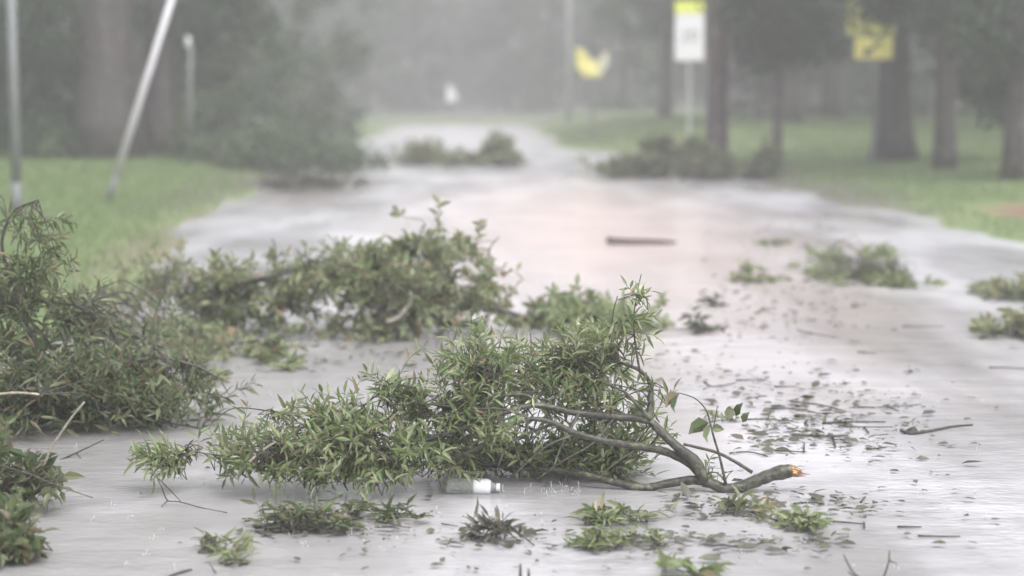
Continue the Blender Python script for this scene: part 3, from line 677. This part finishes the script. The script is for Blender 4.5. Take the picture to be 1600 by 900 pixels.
right_twigs = [
    [[(1340, 636), (1375, 636), (1440, 632)], [(1385, 634), (1405, 642)]], [[(1195, 638), (1235, 638), (1280, 645)], [(1205, 640), (1200, 654)]],
    [[(1165, 655), (1200, 655), (1240, 658)]], [[(1285, 661), (1330, 659), (1384, 659)], [(1320, 659), (1330, 666)]], [[(1310, 666), (1350, 667), (1395, 667)], [(1350, 667), (1358, 677)]],
    [[(1240, 679), (1290, 681), (1325, 680)], [(1300, 681), (1306, 698)]], [[(1140, 708), (1170, 706), (1200, 713)]], [[(1205, 704), (1260, 706)], [(1256, 706), (1257, 692)]],
    [[(1240, 787), (1265, 785), (1290, 788)]], [[(1280, 813), (1320, 816), (1352, 819)], [(1350, 818), (1351, 825)]], [[(1402, 823), (1440, 823)]], [[(1434, 837), (1470, 838), (1500, 838)]],
    [[(1355, 702), (1385, 699)]], [[(1100, 596), (1115, 604), (1150, 598)]], [[(1235, 627), (1280, 632), (1320, 642)]], [[(1150, 594), (1200, 593)]], [[(1210, 604), (1243, 604)]],
    [[(1410, 510), (1475, 510)]], [[(1245, 515), (1275, 522), (1305, 527)]], [[(1345, 784), (1352, 776)]], [[(1545, 574), (1575, 574), (1610, 577)]], [[(1340, 550), (1370, 552)]]]
for k, paths in enumerate(right_twigs):
    twig_thing('floating_twig', LBL, 'twig', [gp(*p) for p in paths], .0045 if k not in (3, 5) else .007, group='thin twigs floating on the right of the road')
for pts in ([(1100, 852), (1175, 853)], [(900, 848), (880, 855)], [(590, 815), (640, 825)], [(690, 818), (715, 822)], [(545, 812), (590, 805)], [(400, 830), (430, 842)]):
    twig_thing('floating_twig', 'thin dark twig floating flat among the small leaf sprigs', 'twig', [gp(*pts)], .003, group='thin twigs floating among the sprigs')

# floating wooden board on the reddish water
yb2 = G(1000, 382).y
mb = MB()
ax_, bx_ = P(947, 378, yb2), P(1057, 379, yb2)
cp = [ax_.lerp(bx_, t) for t in (0, .04, .3, .6, .85, 1)]
vs, fs = [], []
for i, (p, hh, ww) in enumerate(zip(cp, (.018, .030, .028, .026, .022, .006), (.05, .07, .075, .07, .06, .03))):
    z0 = .028 + (.012 if i < 2 else 0) + .004 * math.sin(i)
    vs += [(p.x, p.y - ww, z0 - hh), (p.x, p.y + ww, z0 - hh), (p.x, p.y + ww, z0 + hh), (p.x, p.y - ww, z0 + hh)]
    if i:
        o4 = 4 * i
        fs += [(o4 - 4 + a, o4 - 4 + (a + 1) % 4, o4 + (a + 1) % 4, o4 + a) for a in range(4)]
fs += [(3, 2, 1, 0), tuple(len(vs) - 4 + a for a in range(4))]
mb.add(vs, fs); mb.tube([Vector((ax_.x + .02, yb2 - .03, .03)), Vector((ax_.x + .03, yb2 - .03, .085))], [.022, .014], 7)
tag(mb.build('board', M['board'], smooth=False), 'long dark wooden board floating alone on the reddish water', 'board')

# ------------------------------------------------------------------ floating leaves and litter
LL = 'single dark leaf floating flat on the bright right hand water'
fl_me = leaf_mesh('flat', M['leaf_dead'])
spots = [(1185, 607), (1178, 620), (1205, 603), (1285, 658), (1220, 684), (1205, 690), (1195, 690), (1235, 684), (1300, 681), (1215, 762), (1240, 765), (1270, 770), (1310, 783), (1215, 792), (1365, 702), (1467, 713),
         (1500, 765), (1502, 778), (1355, 800), (1255, 838), (1265, 840), (1240, 553), (1362, 570), (1400, 484), (1375, 465), (1205, 492), (1230, 494), (1250, 497), (1155, 853), (1060, 833), (1075, 788), (1548, 812), (1530, 850), (1480, 848), (1150, 722), (1180, 787), (1300, 842), (1432, 755), (1340, 640), (1290, 637)]
for k in range(45):
    t_ = rnd.random(); spots.append((1140 + 290 * t_ + rnd.gauss(0, 30), 605 + 85 * t_ + rnd.gauss(0, 22)) if k < 30 else (1110 + 230 * t_ + rnd.gauss(0, 25), 430 + 95 * t_ + rnd.gauss(0, 14)))
for px, py in spots:
    lo = bpy.data.objects.new('floating_leaf', fl_me); C.objects.link(lo); p = G(px, py, .016)
    lo.location = p; lo.rotation_euler = (rnd.uniform(-.3, .3), rnd.uniform(-.25, .1), rnd.gauss(0, .6) + 3.14 * rnd.randint(0, 1)); L = rnd.uniform(.03, .065); lo.scale = (L, L, L)
    tag(lo, LL, 'leaf', 'single leaves floating on the right of the road')
LL2 = 'single dark leaf floating on the grey water near the leaf sprigs'
for k in range(45):
    px, py = rnd.uniform(380, 1120), rnd.uniform(775, 895)
    lo = bpy.data.objects.new('floating_leaf', fl_me); C.objects.link(lo)
    lo.location = G(px, py, .015); lo.rotation_euler = (rnd.uniform(-.4, .4), rnd.uniform(-.4, .1), rnd.uniform(0, 6.28)); L = rnd.uniform(.02, .05); lo.scale = (L, L, L)
    tag(lo, LL2, 'leaf', 'single leaves floating near the sprigs')
# finer litter nobody could count
n = 2600
drift = [((1140, 600), (1430, 690), 26, 330), ((1180, 650), (1340, 700), 10, 220), ((1040, 775), (1370, 800), 12, 200), ((880, 850), (1320, 842), 9, 200), ((1110, 425), (1340, 525), 16, 300),
         ((700, 835), (860, 850), 8, 70), ((380, 830), (680, 815), 9, 110), ((350, 545), (830, 560), 16, 240), ((960, 560), (1130, 600), 18, 120), ((1130, 360), (1290, 400), 16, 140), ((400, 330), (900, 345), 14, 90)]
px = np.concatenate([a[0] + (b[0] - a[0]) * nrs.uniform(0, 1, n_) + nrs.normal(0, sg_ * 2.0, n_) for a, b, sg_, n_ in drift] + [nrs.uniform(200, 1600, 160)])
py = np.concatenate([a[1] + (b[1] - a[1]) * nrs.uniform(0, 1, n_) + nrs.normal(0, sg_, n_) for a, b, sg_, n_ in drift] + [nrs.uniform(430, 900, 160)])
ok = (py > 330) & (py < 905)
pos = np.array([tuple(G(a, b, .013)) for a, b in zip(px[ok], py[ok])])
dirs = np.stack([nrs.normal(0, 1, len(pos)), nrs.normal(0, .6, len(pos)), nrs.normal(0, .12, len(pos)) + .05], 1)
dirs[:, 2] *= .6
v, f = spread(LEAF['flat'], pos, rot_rows(dirs, nrs.uniform(-.6, .6, len(pos))), np.clip(np.random.RandomState(3).lognormal(-3.6, .5, len(pos)), .01, .075) * (1 + pos[:, 1] / 40))
v[:, 2] = np.maximum(v[:, 2], .009)
o = np_obj('leaf_litter', v, f, M['leaf_dead']); o['kind'] = 'stuff'; tag(o, 'fine bits of torn leaf and bark scattered over the flooded road', 'litter')

# rain splashes standing up from the water
mb = MB()
for k in range(120):
    if k < 14: a, b = ((893, 768), (878, 770), (868, 772), (885, 762), (820, 772), (855, 775), (875, 760), (900, 774), (862, 766), (786, 770), (760, 772), (828, 762), (905, 766), (850, 768))[k]
    else: a, b = rnd.uniform(60, 1580), rnd.uniform(600, 900)
    p = G(a, b, 0); hgt = rnd.uniform(.008, .03) * (1.3 if k < 14 else 1)
    mb.tube([p, p + Vector((rnd.uniform(-.003, .003), 0, hgt * .6)), p + Vector((rnd.uniform(-.006, .006), 0, hgt))], [.0022, .0014, .0016], 5)
    for j in range(3):
        q = p + Vector((rnd.uniform(-.015, .015), rnd.uniform(-.015, .015), 0)); mb.tube([q, q + Vector((0, 0, .006 + .006 * rnd.random()))], [.0018, .0009], 4)
o = mb.build('rain_splashes', M['splash']); o['kind'] = 'stuff'; tag(o, 'tiny upright splashes of rain on the flooded road', 'rain')

# ------------------------------------------------------------------ grass on both verges
def grass(name, n, xr, yr, side, lab):
    x = nrs.uniform(*xr, n); y = yr[0] + (yr[1] - yr[0]) * nrs.uniform(0, 1, n) ** 1.4
    d = (edge_l(y) - x) if side < 0 else (x - edge_r(y)); k = d > 0.05 + 0.9 * nrs.uniform(0, 1, n) ** 2
    k &= ~((np.abs(x - 7.2) < 1.0) & (np.abs(y - 25) < 2.2)) 
    x, y = x[k], y[k]; z = height(x, y); m = len(x)
    a = nrs.uniform(0, 6.28, m); h = nrs.uniform(.04, .12, m); w = .005 + .00022 * y
    lean = nrs.normal(0, .04, (m, 2)) + (.025, 0)
    v = np.stack([np.stack([x - w * np.cos(a), y - w * np.sin(a), z - .01], 1), np.stack([x + w * np.cos(a), y + w * np.sin(a), z - .01], 1), np.stack([x + lean[:, 0], y + lean[:, 1], z + h], 1)], 1).reshape(-1, 3)
    o = np_obj(name, v, np.arange(3 * m).reshape(-1, 3), M['grass']); o['kind'] = 'stuff'; tag(o, lab, 'grass')
grass('grass', 90000, (-12, -3.0), (9, 55), -1, 'short bright green lawn on the verge under the leaning pole')
grass('grass', 90000, (2.4, 17), (18, 75), 1, 'short bright green lawn on the verge under the line of trees')

# ------------------------------------------------------------------ trees
def crown_mesh(name, blobs, n, L, mat, parent, seed, per=90):
    N = np.random.RandomState(seed); w = np.array([b[2] for b in blobs], float); w /= w.sum()
    # leaves hang in clumps with gaps between them
    idx = N.choice(len(blobs), max(8, n // per), p=w); u = N.normal(size=(len(idx), 3)); u /= np.linalg.norm(u, axis=1, keepdims=True); u *= N.uniform(.25, 1, (len(idx), 1)) ** .45
    c = np.array([tuple(b[0]) for b in blobs])[idx] + u * np.array([b[1] for b in blobs])[idx]
    cs = N.uniform(.25, .7, len(c)) * (L / .2) ** .5
    k = N.choice(len(c), n); pos = c[k] + N.normal(size=(n, 3)) * (cs[k] * .55)[:, None] * (1, 1, .7)
    pos[:, 2] = np.maximum(pos[:, 2], height(pos[:, 0], pos[:, 1]) + .03)
    d = N.normal(size=(n, 3)); d[:, 2] -= .3
    v, f = spread(QUAD, pos, rot_rows(d, N.uniform(-1.2, 1.2, n)), N.uniform(.6, 1.25, n) * L)
    return np_obj(name, v, f, mat, parent)
def tree(label, x, y, r, h, blobs, n=6000, L=.17, leafmat='leaf_tree', bark='bark', lean=(0, 0), group=None, seed=1, flare=1.5, trunk_h=None, limbs=4, cat='tree', name='tree'):
    R = random.Random(seed); z0 = float(height(x, y)); root = thing(name, label, cat, (x, y, z0 - .02), group)
    mb = MB(); th = trunk_h or h * .8
    pts, rad = [], []
    for i in range(13):
        t = i / 12; zz = z0 - .1 + t * th
        pts.append(Vector((x + lean[0] * t * th + .04 * r * 4 * math.sin(3 * t + seed), y + lean[1] * t * th, zz)))
        rad.append(r * ((1 - .55 * t) + (flare - 1) * math.exp(-t * th / .45)))
    mb.tube(pts, rad, 14); mb.build('trunk', M[bark], root)
    for k in range(limbs):
        b = R.choice(blobs)[0]; q = pts[R.randint(6, 11)]
        m2 = (q + Vector(b)) / 2 + Vector((0, 0, R.uniform(0, .5))); mb = MB(); mb.tube(catmull([q, m2, Vector(b)], 4), [r * .45 * (1 - .8 * i / 8) for i in range(9)], 7); mb.build('limb', M[bark], root)
    if n: crown_mesh('crown', blobs, n, L, M[leafmat], root, seed, 40 if L == .30 else 90)
    return root
def bp(px, py, Y, rx, ry, rz, w=1): return (P(px, py, Y), (rx, ry, rz), w)
def base(px, py):                      # where the trunk foot seen at a pixel meets the terrain
    p = G(px, py)
    for _ in range(6): p = G(px, py, float(height(p.x, p.y)))
    return p.x, p.y
# right verge
x, y = base(1120, 276)
tree('straight purplish brown trunk rising beside the white school zone sign', x, y, .215, 13, [((x - .5, y + 1, 9), (3, 3, 3), 1), ((x + 2, y, 8), (2.5, 2.5, 2), 1)], 5000, bark='bark_pine', flare=1.15, seed=31, trunk_h=11)
x, y = base(1212, 278)
tree('slender leaning tree with dark low crown and a bush at its foot', x, y, .10, 6, [bp(1200, 20, y + .5, 1.0, 1.5, .9, 2), bp(1245, 50, y + .5, .45, 1.3, .45, 1.1), bp(1205, -60, y, 1.0, 1.6, 1, 1.6), bp(1190, 75, y, .5, .6, .35, .6)], 9000, L=.13, leafmat='leaf_oak', seed=32, lean=(.01, 0), flare=1.2, trunk_h=4)
x, y = base(1392, 252)
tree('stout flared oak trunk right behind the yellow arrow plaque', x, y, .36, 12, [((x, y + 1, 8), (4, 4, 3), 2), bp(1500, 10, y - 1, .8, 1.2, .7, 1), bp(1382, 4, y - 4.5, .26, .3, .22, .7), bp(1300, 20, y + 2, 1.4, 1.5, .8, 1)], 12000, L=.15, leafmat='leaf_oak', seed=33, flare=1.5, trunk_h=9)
x, y = base(1475, 266)
tree('medium dark trunk between the stout oak and the dark trunk farthest from the road', x, y, .20, 12, [((x + .5, y + 1, 9.5), (3, 3, 2.5), 2), bp(1520, 30, y, .9, 1.3, .8, 1.0), bp(1425, -40, y, .4, .5, .3, .3), bp(1560, 100, y + 2, 1.0, 1.2, .8, 1)], 9000, L=.15, leafmat='leaf_oak', seed=34, flare=1.25, trunk_h=8)
x, y = base(1596, 282)
tree('dark trunk farthest from the road on the right lawn', x, y, .27, 11, [((x, y + 1, 7), (3, 3, 3), 2), bp(1590, 30, y, 1.2, 1.2, .9, 1.2), bp(1640, 130, y + 1, .8, 1, 1, 1)], 8000, L=.15, leafmat='leaf_oak', seed=35, flare=1.3, trunk_h=8)
x, y = base(1040, 212)
tree('faint grey trunk standing behind the white school zone sign', x, y, .22, 12, [((x, y + 1, 7.5), (3.5, 3.5, 3), 2), bp(1000, 20, y, 1.6, 1.6, 1, 1), bp(1110, 40, y + 3, 1.8, 1.6, 1.5, 1)], 8000, seed=36, trunk_h=9)
# left verge
x, y = base(170, 247)
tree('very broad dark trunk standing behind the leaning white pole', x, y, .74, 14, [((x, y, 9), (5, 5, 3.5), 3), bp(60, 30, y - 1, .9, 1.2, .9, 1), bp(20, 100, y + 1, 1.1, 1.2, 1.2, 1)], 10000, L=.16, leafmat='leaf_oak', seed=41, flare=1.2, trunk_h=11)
x, y = base(256, 243)
tree('second dark trunk close beside the very broad one behind the leaning pole', x, y, .40, 13, [((x + 1, y, 8), (3.5, 4, 3), 2), bp(300, 20, y, 1.2, 1.2, .8, .8)], 6000, L=.16, leafmat='leaf_oak', seed=42, flare=1.3, trunk_h=10)
# shrubs of the left verge
def shrub(label, px, py, blobs, n, L, mat, seed, group=None, cat='shrub', name='shrub'):
    x, y = base(px, py); z0 = float(height(x, y)); root = thing(name, label, cat, (x, y, z0), group)
    mb = MB(); R = random.Random(seed)
    for k in range(5):
        b = R.choice(blobs)[0]; mb.tube(catmull([Vector((x + R.uniform(-.15, .15), y, z0 - .05)), (Vector((x, y, z0)) + Vector(b)) / 2 + Vector((R.uniform(-.1, .1), 0, .1)), Vector(b)], 3), [.03, .028, .024, .02, .016, .012, .008], 6)
    mb.build('stem', M['twig'], root); crown_mesh('foliage', blobs, n, L, M[mat], root, seed); return root
yy = base(60, 250)[1]
shrub('dark green shrub mass left of the very broad trunk', 50, 250, [bp(40, 150, yy + 1, 1.3, 1.2, 1.3, 2), bp(80, 60, yy + 1.5, .9, 1, 1.3, 1.3), bp(-20, 60, yy + 1, 1.2, 1, 1.6, 1.5), bp(60, 215, yy, 1.2, 1, .6, 1)], 9000, .13, 'leaf_oak', 51)
yy = base(330, 262)[1]
shrub('grey green shrub behind the thin capped post', 330, 258, [bp(330, 200, yy + 2, .8, .8, .8, 1.2), bp(370, 120, yy + 5, 1.4, 1.4, 1.4, 2), bp(340, 30, yy + 6, 1.4, 1.4, 1.2, 2)], 9000, .13, 'leaf_tree', 52)
yy = base(420, 272)[1]
shrub('pale grey green bush spilling over the left road edge', 420, 275, [bp(420, 240, yy, .9, .8, .32, 2), bp(500, 250, yy + 1, .8, .8, .25, 1.4), bp(380, 235, yy + 1, .5, .6, .4, 1), bp(440, 200, yy + 5, 1.2, 1, .5, 1.0), bp(560, 250, yy + 2, .7, .8, .2, .9)], 6000, .11, 'leaf_tree', 53)
yy = base(470, 235)[1]
shrub('tall hazy shrub where the left verge meets the far road', 470, 235, [bp(450, 130, yy + 6, 1.6, 1.5, 1.6, 2), bp(500, 60, yy + 12, 2, 1.6, 2, 2), bp(540, 190, yy + 8, .8, 1, .5, .7)], 8000, .15, 'leaf_tree', 54)

LC = 'tall dark canopy tree with high spreading crown added to shade the roadside haze'  # added trees: dense crowns above the frame darken the haze at both sides
for k, (xk, Yk) in enumerate(((-13.5, 52), (-16, 64), (-9.5, 72), (-11, 58), (9, 60), (14.5, 54), (12, 70), (17, 44), (9.5, 82), (17.5, 62))):
    tree(LC, xk, Yk, .28, 13.5, [((xk, Yk, 10.5), (4.2, 5, 2.0), 3), ((xk + 1.5, Yk - 2, 7.5), (2.8, 3, 1.3), 1), ((xk - 1, Yk + 2, 5.2), (2.4, 2.5, 1.2), 1)], 6500, .42, 'leaf_oak', group='canopy trees added to shade the haze', seed=500 + k, trunk_h=10.5)
# fallen clumps farther down the road
def far_clump(label, px, py, blobs, n, L, mat, seed):
    y = G(px, py).y
    return brush('fallen_branch', label, 'branch', G(px, py), [([G(px - 40, py - 3, .02), P(px, py - 22, y), P(px + 40, py - 18, y)], .03, .01, 'bark_wet')],
                 [blob_px(b[0], b[1], b[2], b[3], y + .3, b[4] if len(b) > 4 else .5, b[2] * b[3] / 500) for b in blobs], n, ('oak', mat, L), 0, seed=seed, twig_len=(.2, .5), leaves=(8, 14))
far_clump('low dark fallen branch in the road before the school zone sign', 1000, 280, [(990, 262, 50, 14), (1035, 245, 25, 24), (955, 268, 20, 8)], 260, .15, 'leaf_dark', 61)
far_clump('dark fallen branch piled at the foot of the purplish trunk', 1105, 282, [(1105, 258, 42, 22), (1080, 240, 22, 22), (1130, 268, 20, 10)], 280, .15, 'leaf_dark', 62)
far_clump('dark bush of leaves at the foot of the slender tree', 1195, 282, [(1195, 258, 20, 22)], 150, .13, 'leaf_dark', 63)
far_clump('short low pale green fallen branch far down the road', 662, 258, [(662, 244, 26, 14)], 130, .17, 'leaf_mid', 64)
far_clump('long pale green fallen branch with raised end far down the road', 750, 260, [(750, 250, 50, 10), (782, 235, 18, 18)], 200, .17, 'leaf_mid', 65)
far_clump('brownish fallen twigs at the far left road edge', 480, 296, [(440, 285, 50, 8), (520, 287, 50, 7)], 90, .11, 'leaf_dead', 66)

# trees at the far end of the road
GRP = 'hazy trees closing off the far end of the road'; LT = 'hazy grey green tree in the woods at the far end of the road'
for k in range(26):
    row = k % 3; Yk = (104, 122, 140)[row] + rnd.uniform(-5, 5); t = (k + .5) / 26
    px = -80 + 1780 * t + rnd.uniform(-20, 20)
    xk = P(px, 140, Yk).x; hk = rnd.uniform(9, 13)
    if 560 < px < 900 and row == 0: Yk += 22; xk = P(px, 140, Yk).x
    z = .4
    bl = [((xk + rnd.uniform(-1, 1), Yk, z + hk * a), (rnd.uniform(1.8, 3), 2, hk * .2), 1) for a in (.12, .28, .45, .62, .8)]
    tree(LT, xk, Yk, rnd.uniform(.14, .26), hk, bl, 3800, .30, 'leaf_tree' if k % 2 else 'leaf_oak', group=GRP, seed=200 + k, limbs=2)
# the wood behind them reads as one mass
bl = []
for k in range(60):
    xk = -48 + 100 * (k + .5) / 60; Yk = 160 + rnd.uniform(-6, 6); hk = rnd.uniform(9, 14)
    bl += [((xk, Yk, hk * a), (2.2, 2.2, hk * .22), 1) for a in (.1, .3, .5, .7, .85)]
o = crown_mesh('woodland', bl, 110000, .55, M['leaf_tree'], None, 300, 40); o['kind'] = 'stuff'; tag(o, 'distant woods fading into the rain haze behind everything', 'woods')
# shrubs behind the right hand trunks
LS = 'dim grey shrub in the thicket behind the right hand tree trunks'
for k, px in enumerate((1180, 1250, 1320, 1390, 1450, 1520, 1600)):
    Yk = 72 + 5 * (k % 3)
    bl = [bp(px, 190, Yk, 1.4, 1.2, .8, 1), bp(px + 20, 140, Yk + 1, 1.5, 1.3, 1.0, 1), bp(px - 15, 80, Yk + 2, 1.6, 1.3, 1.3, 1), bp(px, 10, Yk + 2, 1.6, 1.3, 1.4, 1)]
    shrub(LS, px, 205, bl, 4500, .2, 'leaf_oak', 400 + k, 'shrubs behind the right hand trunks')
# shrubs behind the left hand trunks
for k, px in enumerate((-30, 110, 230, 350)):
    Yk = 66 + 4 * (k % 2)
    bl = [bp(px, 200, Yk, 1.5, 1.2, .8, 1), bp(px + 20, 130, Yk + 1, 1.6, 1.3, 1.2, 1), bp(px - 15, 50, Yk + 2, 1.7, 1.3, 1.5, 1)]
    shrub('dim dark shrub in the thicket behind the left hand trunks', px, 212, bl, 5000, .2, 'leaf_oak', 430 + k, 'shrubs behind the left hand trunks')

# ------------------------------------------------------------------ poles
def pole_line(px0, py0, px1, py1, Yadd=0.0):
    x, y = base(px0, py0); a = Vector((x, y, float(height(x, y)) - .05)); return a, P(px1, py1, y + Yadd)
a, b = pole_line(166, 318, 282, -45)
lp = thing('leaning_pole', 'thin white metal pole leaning far over on the left lawn', 'pole', a)
mb = MB(); q = a.lerp(b, .14); mb.tube([q, q.lerp(b, .5), b], [.050, .047, .044], 14); mb.tube([b, b + (b - a).normalized() * .03], [.052, .03], 12); mb.build('pole', M['white_pole'], lp)
mb = MB(); mb.tube([a, q + (b - a).normalized() * .02], [.046, .045], 14); mb.build('base_sleeve', M['grey_pole'], lp)
a, b = pole_line(27, 338, 16, -60)
lp = thing('upright_pole', 'upright grey metal pole behind the tall dark brush heap', 'pole', a)
mb = MB(); mb.tube([a, a.lerp(b, .5), b], [.062, .06, .056], 14); mb.build('pole', M['grey_pole'], lp)
mb = MB(); mb.tube([a, a + Vector((0, 0, .45))], [.068, .066], 14); mb.build('base_sleeve', M['grey_pole'], lp)
a, b = pole_line(297, 258, 297, 66)
lp = thing('capped_post', 'thin grey post with a small pale cap in front of the left shrubs', 'post', a)
mb = MB(); mb.tube([a, b], [.045, .04], 12); mb.build('post', M['grey_pole'], lp)
mb = MB(); c = b + Vector((-.04, 0, .02)); mb.tube([c + Vector((0, 0, -.12)), c + Vector((0, 0, -.08)), c + Vector((0, 0, .06)), c + Vector((0, 0, .1))], [.045, .06, .06, .03], 10); mb.build('cap', M['white_pole'], lp)
Yp = 88.; a = P(889, 190, Yp); a.z = float(height(a.x, Yp)); b = P(889, -60, Yp)
lp = thing('utility_pole', 'faint pale pole beyond the bent yellow sign', 'pole', a)
mb = MB(); mb.tube([a, b + Vector((0, 0, 3))], [.13, .10], 12); mb.build('pole', M['galv'], lp)
mb = MB(); mb.box(b + Vector((0, -.1, 2.6)), (1.6, .1, .12)); mb.build('crossarm', M['grey_pole'], lp)

# ------------------------------------------------------------------ signs
X3, Z3 = Vector((1, 0, 0)), Vector((0, 0, 1))
def text_mesh(txt, size, loc, mat, parent, name='legend'):
    cu = bpy.data.curves.new('legend', 'FONT'); cu.body = txt; cu.size = size; cu.align_x = 'CENTER'; cu.align_y = 'CENTER'; cu.extrude = .001
    to = bpy.data.objects.new('legend_tmp', cu); C.objects.link(to)
    bpy.context.view_layer.update()
    me = bpy.data.meshes.new_from_object(to.evaluated_get(bpy.context.evaluated_depsgraph_get())); bpy.data.objects.remove(to)
    me.materials.clear(); me.materials.append(mat)
    o = bpy.data.objects.new(name, me); C.objects.link(o); o.parent = parent
    o.rotation_euler = (math.pi / 2, 0, 0); o.location = Vector(loc) - Vector(parent.location); return o
def rrect(w, h, r=.03, n=4):
    out = []
    for cx, cy, a0 in ((w / 2 - r, h / 2 - r, 0), (-w / 2 + r, h / 2 - r, 90), (-w / 2 + r, -h / 2 + r, 180), (w / 2 - r, -h / 2 + r, 270)):
        for k in range(n + 1): an = math.radians(a0 + 90 * k / n); out.append((cx + r * math.cos(an), cy + r * math.sin(an)))
    return out
def plate(poly, c, mat, name, parent, th=.004):
    mb = MB(); mb.prism(poly, Vector(c) + Vector((0, th / 2, 0)), X3, Z3, th); return mb.build(name, mat, parent, smooth=False)
# school zone speed sign: lime panel above a white panel
x, y = base(1076, 238); z0 = float(height(x, y)); s = S(y)
sg = thing('school_zone_sign', 'white speed sign with lime yellow top panel on a thin post', 'sign', (x, y, z0))
cx = P(1077.5, 58, y)
mb = MB(); mb.box((cx.x, y + .03, (z0 - .1 + P(1077, 0, y).z) / 2), (.065, .045, P(1077, 0, y).z - z0 + .1)); mb.build('post', M['galv'], sg, smooth=False)
plate(rrect(45 * s, 72 * s), P(1077.5, 58, y), M['sign_white'], 'white_panel', sg)
plate(rrect(45 * s, 19 * s, .02), P(1077.5, 11.5, y), M['sign_lime'], 'lime_panel', sg)
text_mesh('20', 27 * s, P(1077, 57, y) + Vector((0, -.006, 0)), M['sign_grey'], sg)
# bent yellow sign
y = 60.; p0 = P(926, 140, y); z0 = float(height(p0.x, y)); s = S(y)
sg = thing('bent_sign', 'bent yellow warning sign crumpled into a notched shape by the far road', 'sign', (p0.x, y, z0))
mb = MB(); top = P(927, 100, y); mb.tube([(p0.x, y + .05, z0 - .1), (top.x, y + .05, top.z)], .035, 10); mb.build('post', M['grey_pole'], sg)
cc = P(926, 100, y)
def bent(pts): return [(px_ * s + cc.x, y - dy_, -py_ * s + cc.z) for px_, py_, dy_ in pts]
A = bent([(-26, -25, .10), (-14, -22, .06), (-4, -8, .0), (6, -4, 0), (10, 20, .06), (-14, 20, .08), (-26, 2, .12)])
B = bent([(6, -4, 0), (16, -18, .14), (25, -20, .22), (24, 2, .2), (12, 20, .06), (10, 20, .06)])
for nm, poly in (('folded_panel', A), ('curled_panel', B)):
    n_ = len(poly); v_ = poly + [(a_, b_ + .006, c_) for a_, b_, c_ in poly]
    mesh_obj(nm, v_, [tuple(range(n_)), tuple(range(n_, 2 * n_))[::-1]] + [(i, n_ + i, n_ + (i + 1) % n_, (i + 1) % n_) for i in range(n_)], M['sign_yellow'] if nm == 'folded_panel' else M['sign_back'], sg, smooth=False)
# school crossing sign with an arrow plaque
x, y = base(1365, 262); z0 = float(height(x, y)); s = S(y)
sg = thing('crossing_sign', 'dull yellow five sided sign above a yellow arrow plaque under the oak', 'sign', (x, y, z0))
tz = P(1365, -40, y).z; mb = MB(); mb.box((x, y + .03, (z0 - .1 + tz) / 2), (.06, .045, tz - z0 + .1)); mb.build('post', M['grey_pole'], sg, smooth=False)
c = P(1365, 75, y); plate(rrect(60 * s, 34 * s, .02), c, M['sign_yellow'], 'arrow_plaque', sg)
w = 20 * s
ar = [(-.8, -.65), (-.05, -.55), (-.28, -.32), (.75, .42), (.62, .62), (-.42, -.12), (-.62, .1)]
plate([(a_ * w, b_ * w) for a_, b_ in ar], c + Vector((0, -.0045, 0)), M['sign_black'], 'arrow', sg, .003)
c = P(1361, 14, y); h5 = 42 * s
plate([(-38 * s, -40 * s), (38 * s, -40 * s), (38 * s, 5 * s), (0, 45 * s), (-38 * s, 5 * s)], c, M['sign_dull'], 'five_sided_panel', sg)
# pale marker board beyond the end of the road
Yp = 98.; p0 = P(705, 190, Yp); z0 = float(height(p0.x, Yp)); s = S(Yp)
sg = thing('marker_board', 'small white pointed board standing beyond the far end of the road', 'board', (p0.x, Yp, z0))
c = P(705, 158, Yp); mb = MB(); mb.box((p0.x, Yp + .03, (z0 - .1 + c.z) / 2), (.08, .05, c.z - z0 + .1)); mb.build('stake', M['grey_pole'], sg, smooth=False)
plate([(-9 * s, 0), (9 * s, 0), (8 * s, 12 * s), (-4 * s, 28 * s)], c, M['sign_white'], 'white_board', sg, .02)

# ------------------------------------------------------------------ rain haze
def haze_mat():
    m = bpy.data.materials.new('rain_haze'); m.use_nodes = True; nd = m.node_tree.nodes; nd.remove(nd['Principled BSDF'])
    v = nd.new('ShaderNodeVolumePrincipled'); v.inputs['Color'].default_value = (0.63, 0.625, 0.65, 1)
    v.inputs['Density'].default_value = HAZE_DENSITY; v.inputs['Anisotropy'].default_value = 0.1
    m.node_tree.links.new(v.outputs[0], nd['Material Output'].inputs['Volume']); return m
mb = MB(); mb.box((0, 140, 8.0), (404, 328, 18.4)); o = mb.build('haze', haze_mat(), smooth=False); o['kind'] = 'stuff'
tag(o, 'pale grey rain haze filling the street', 'haze')
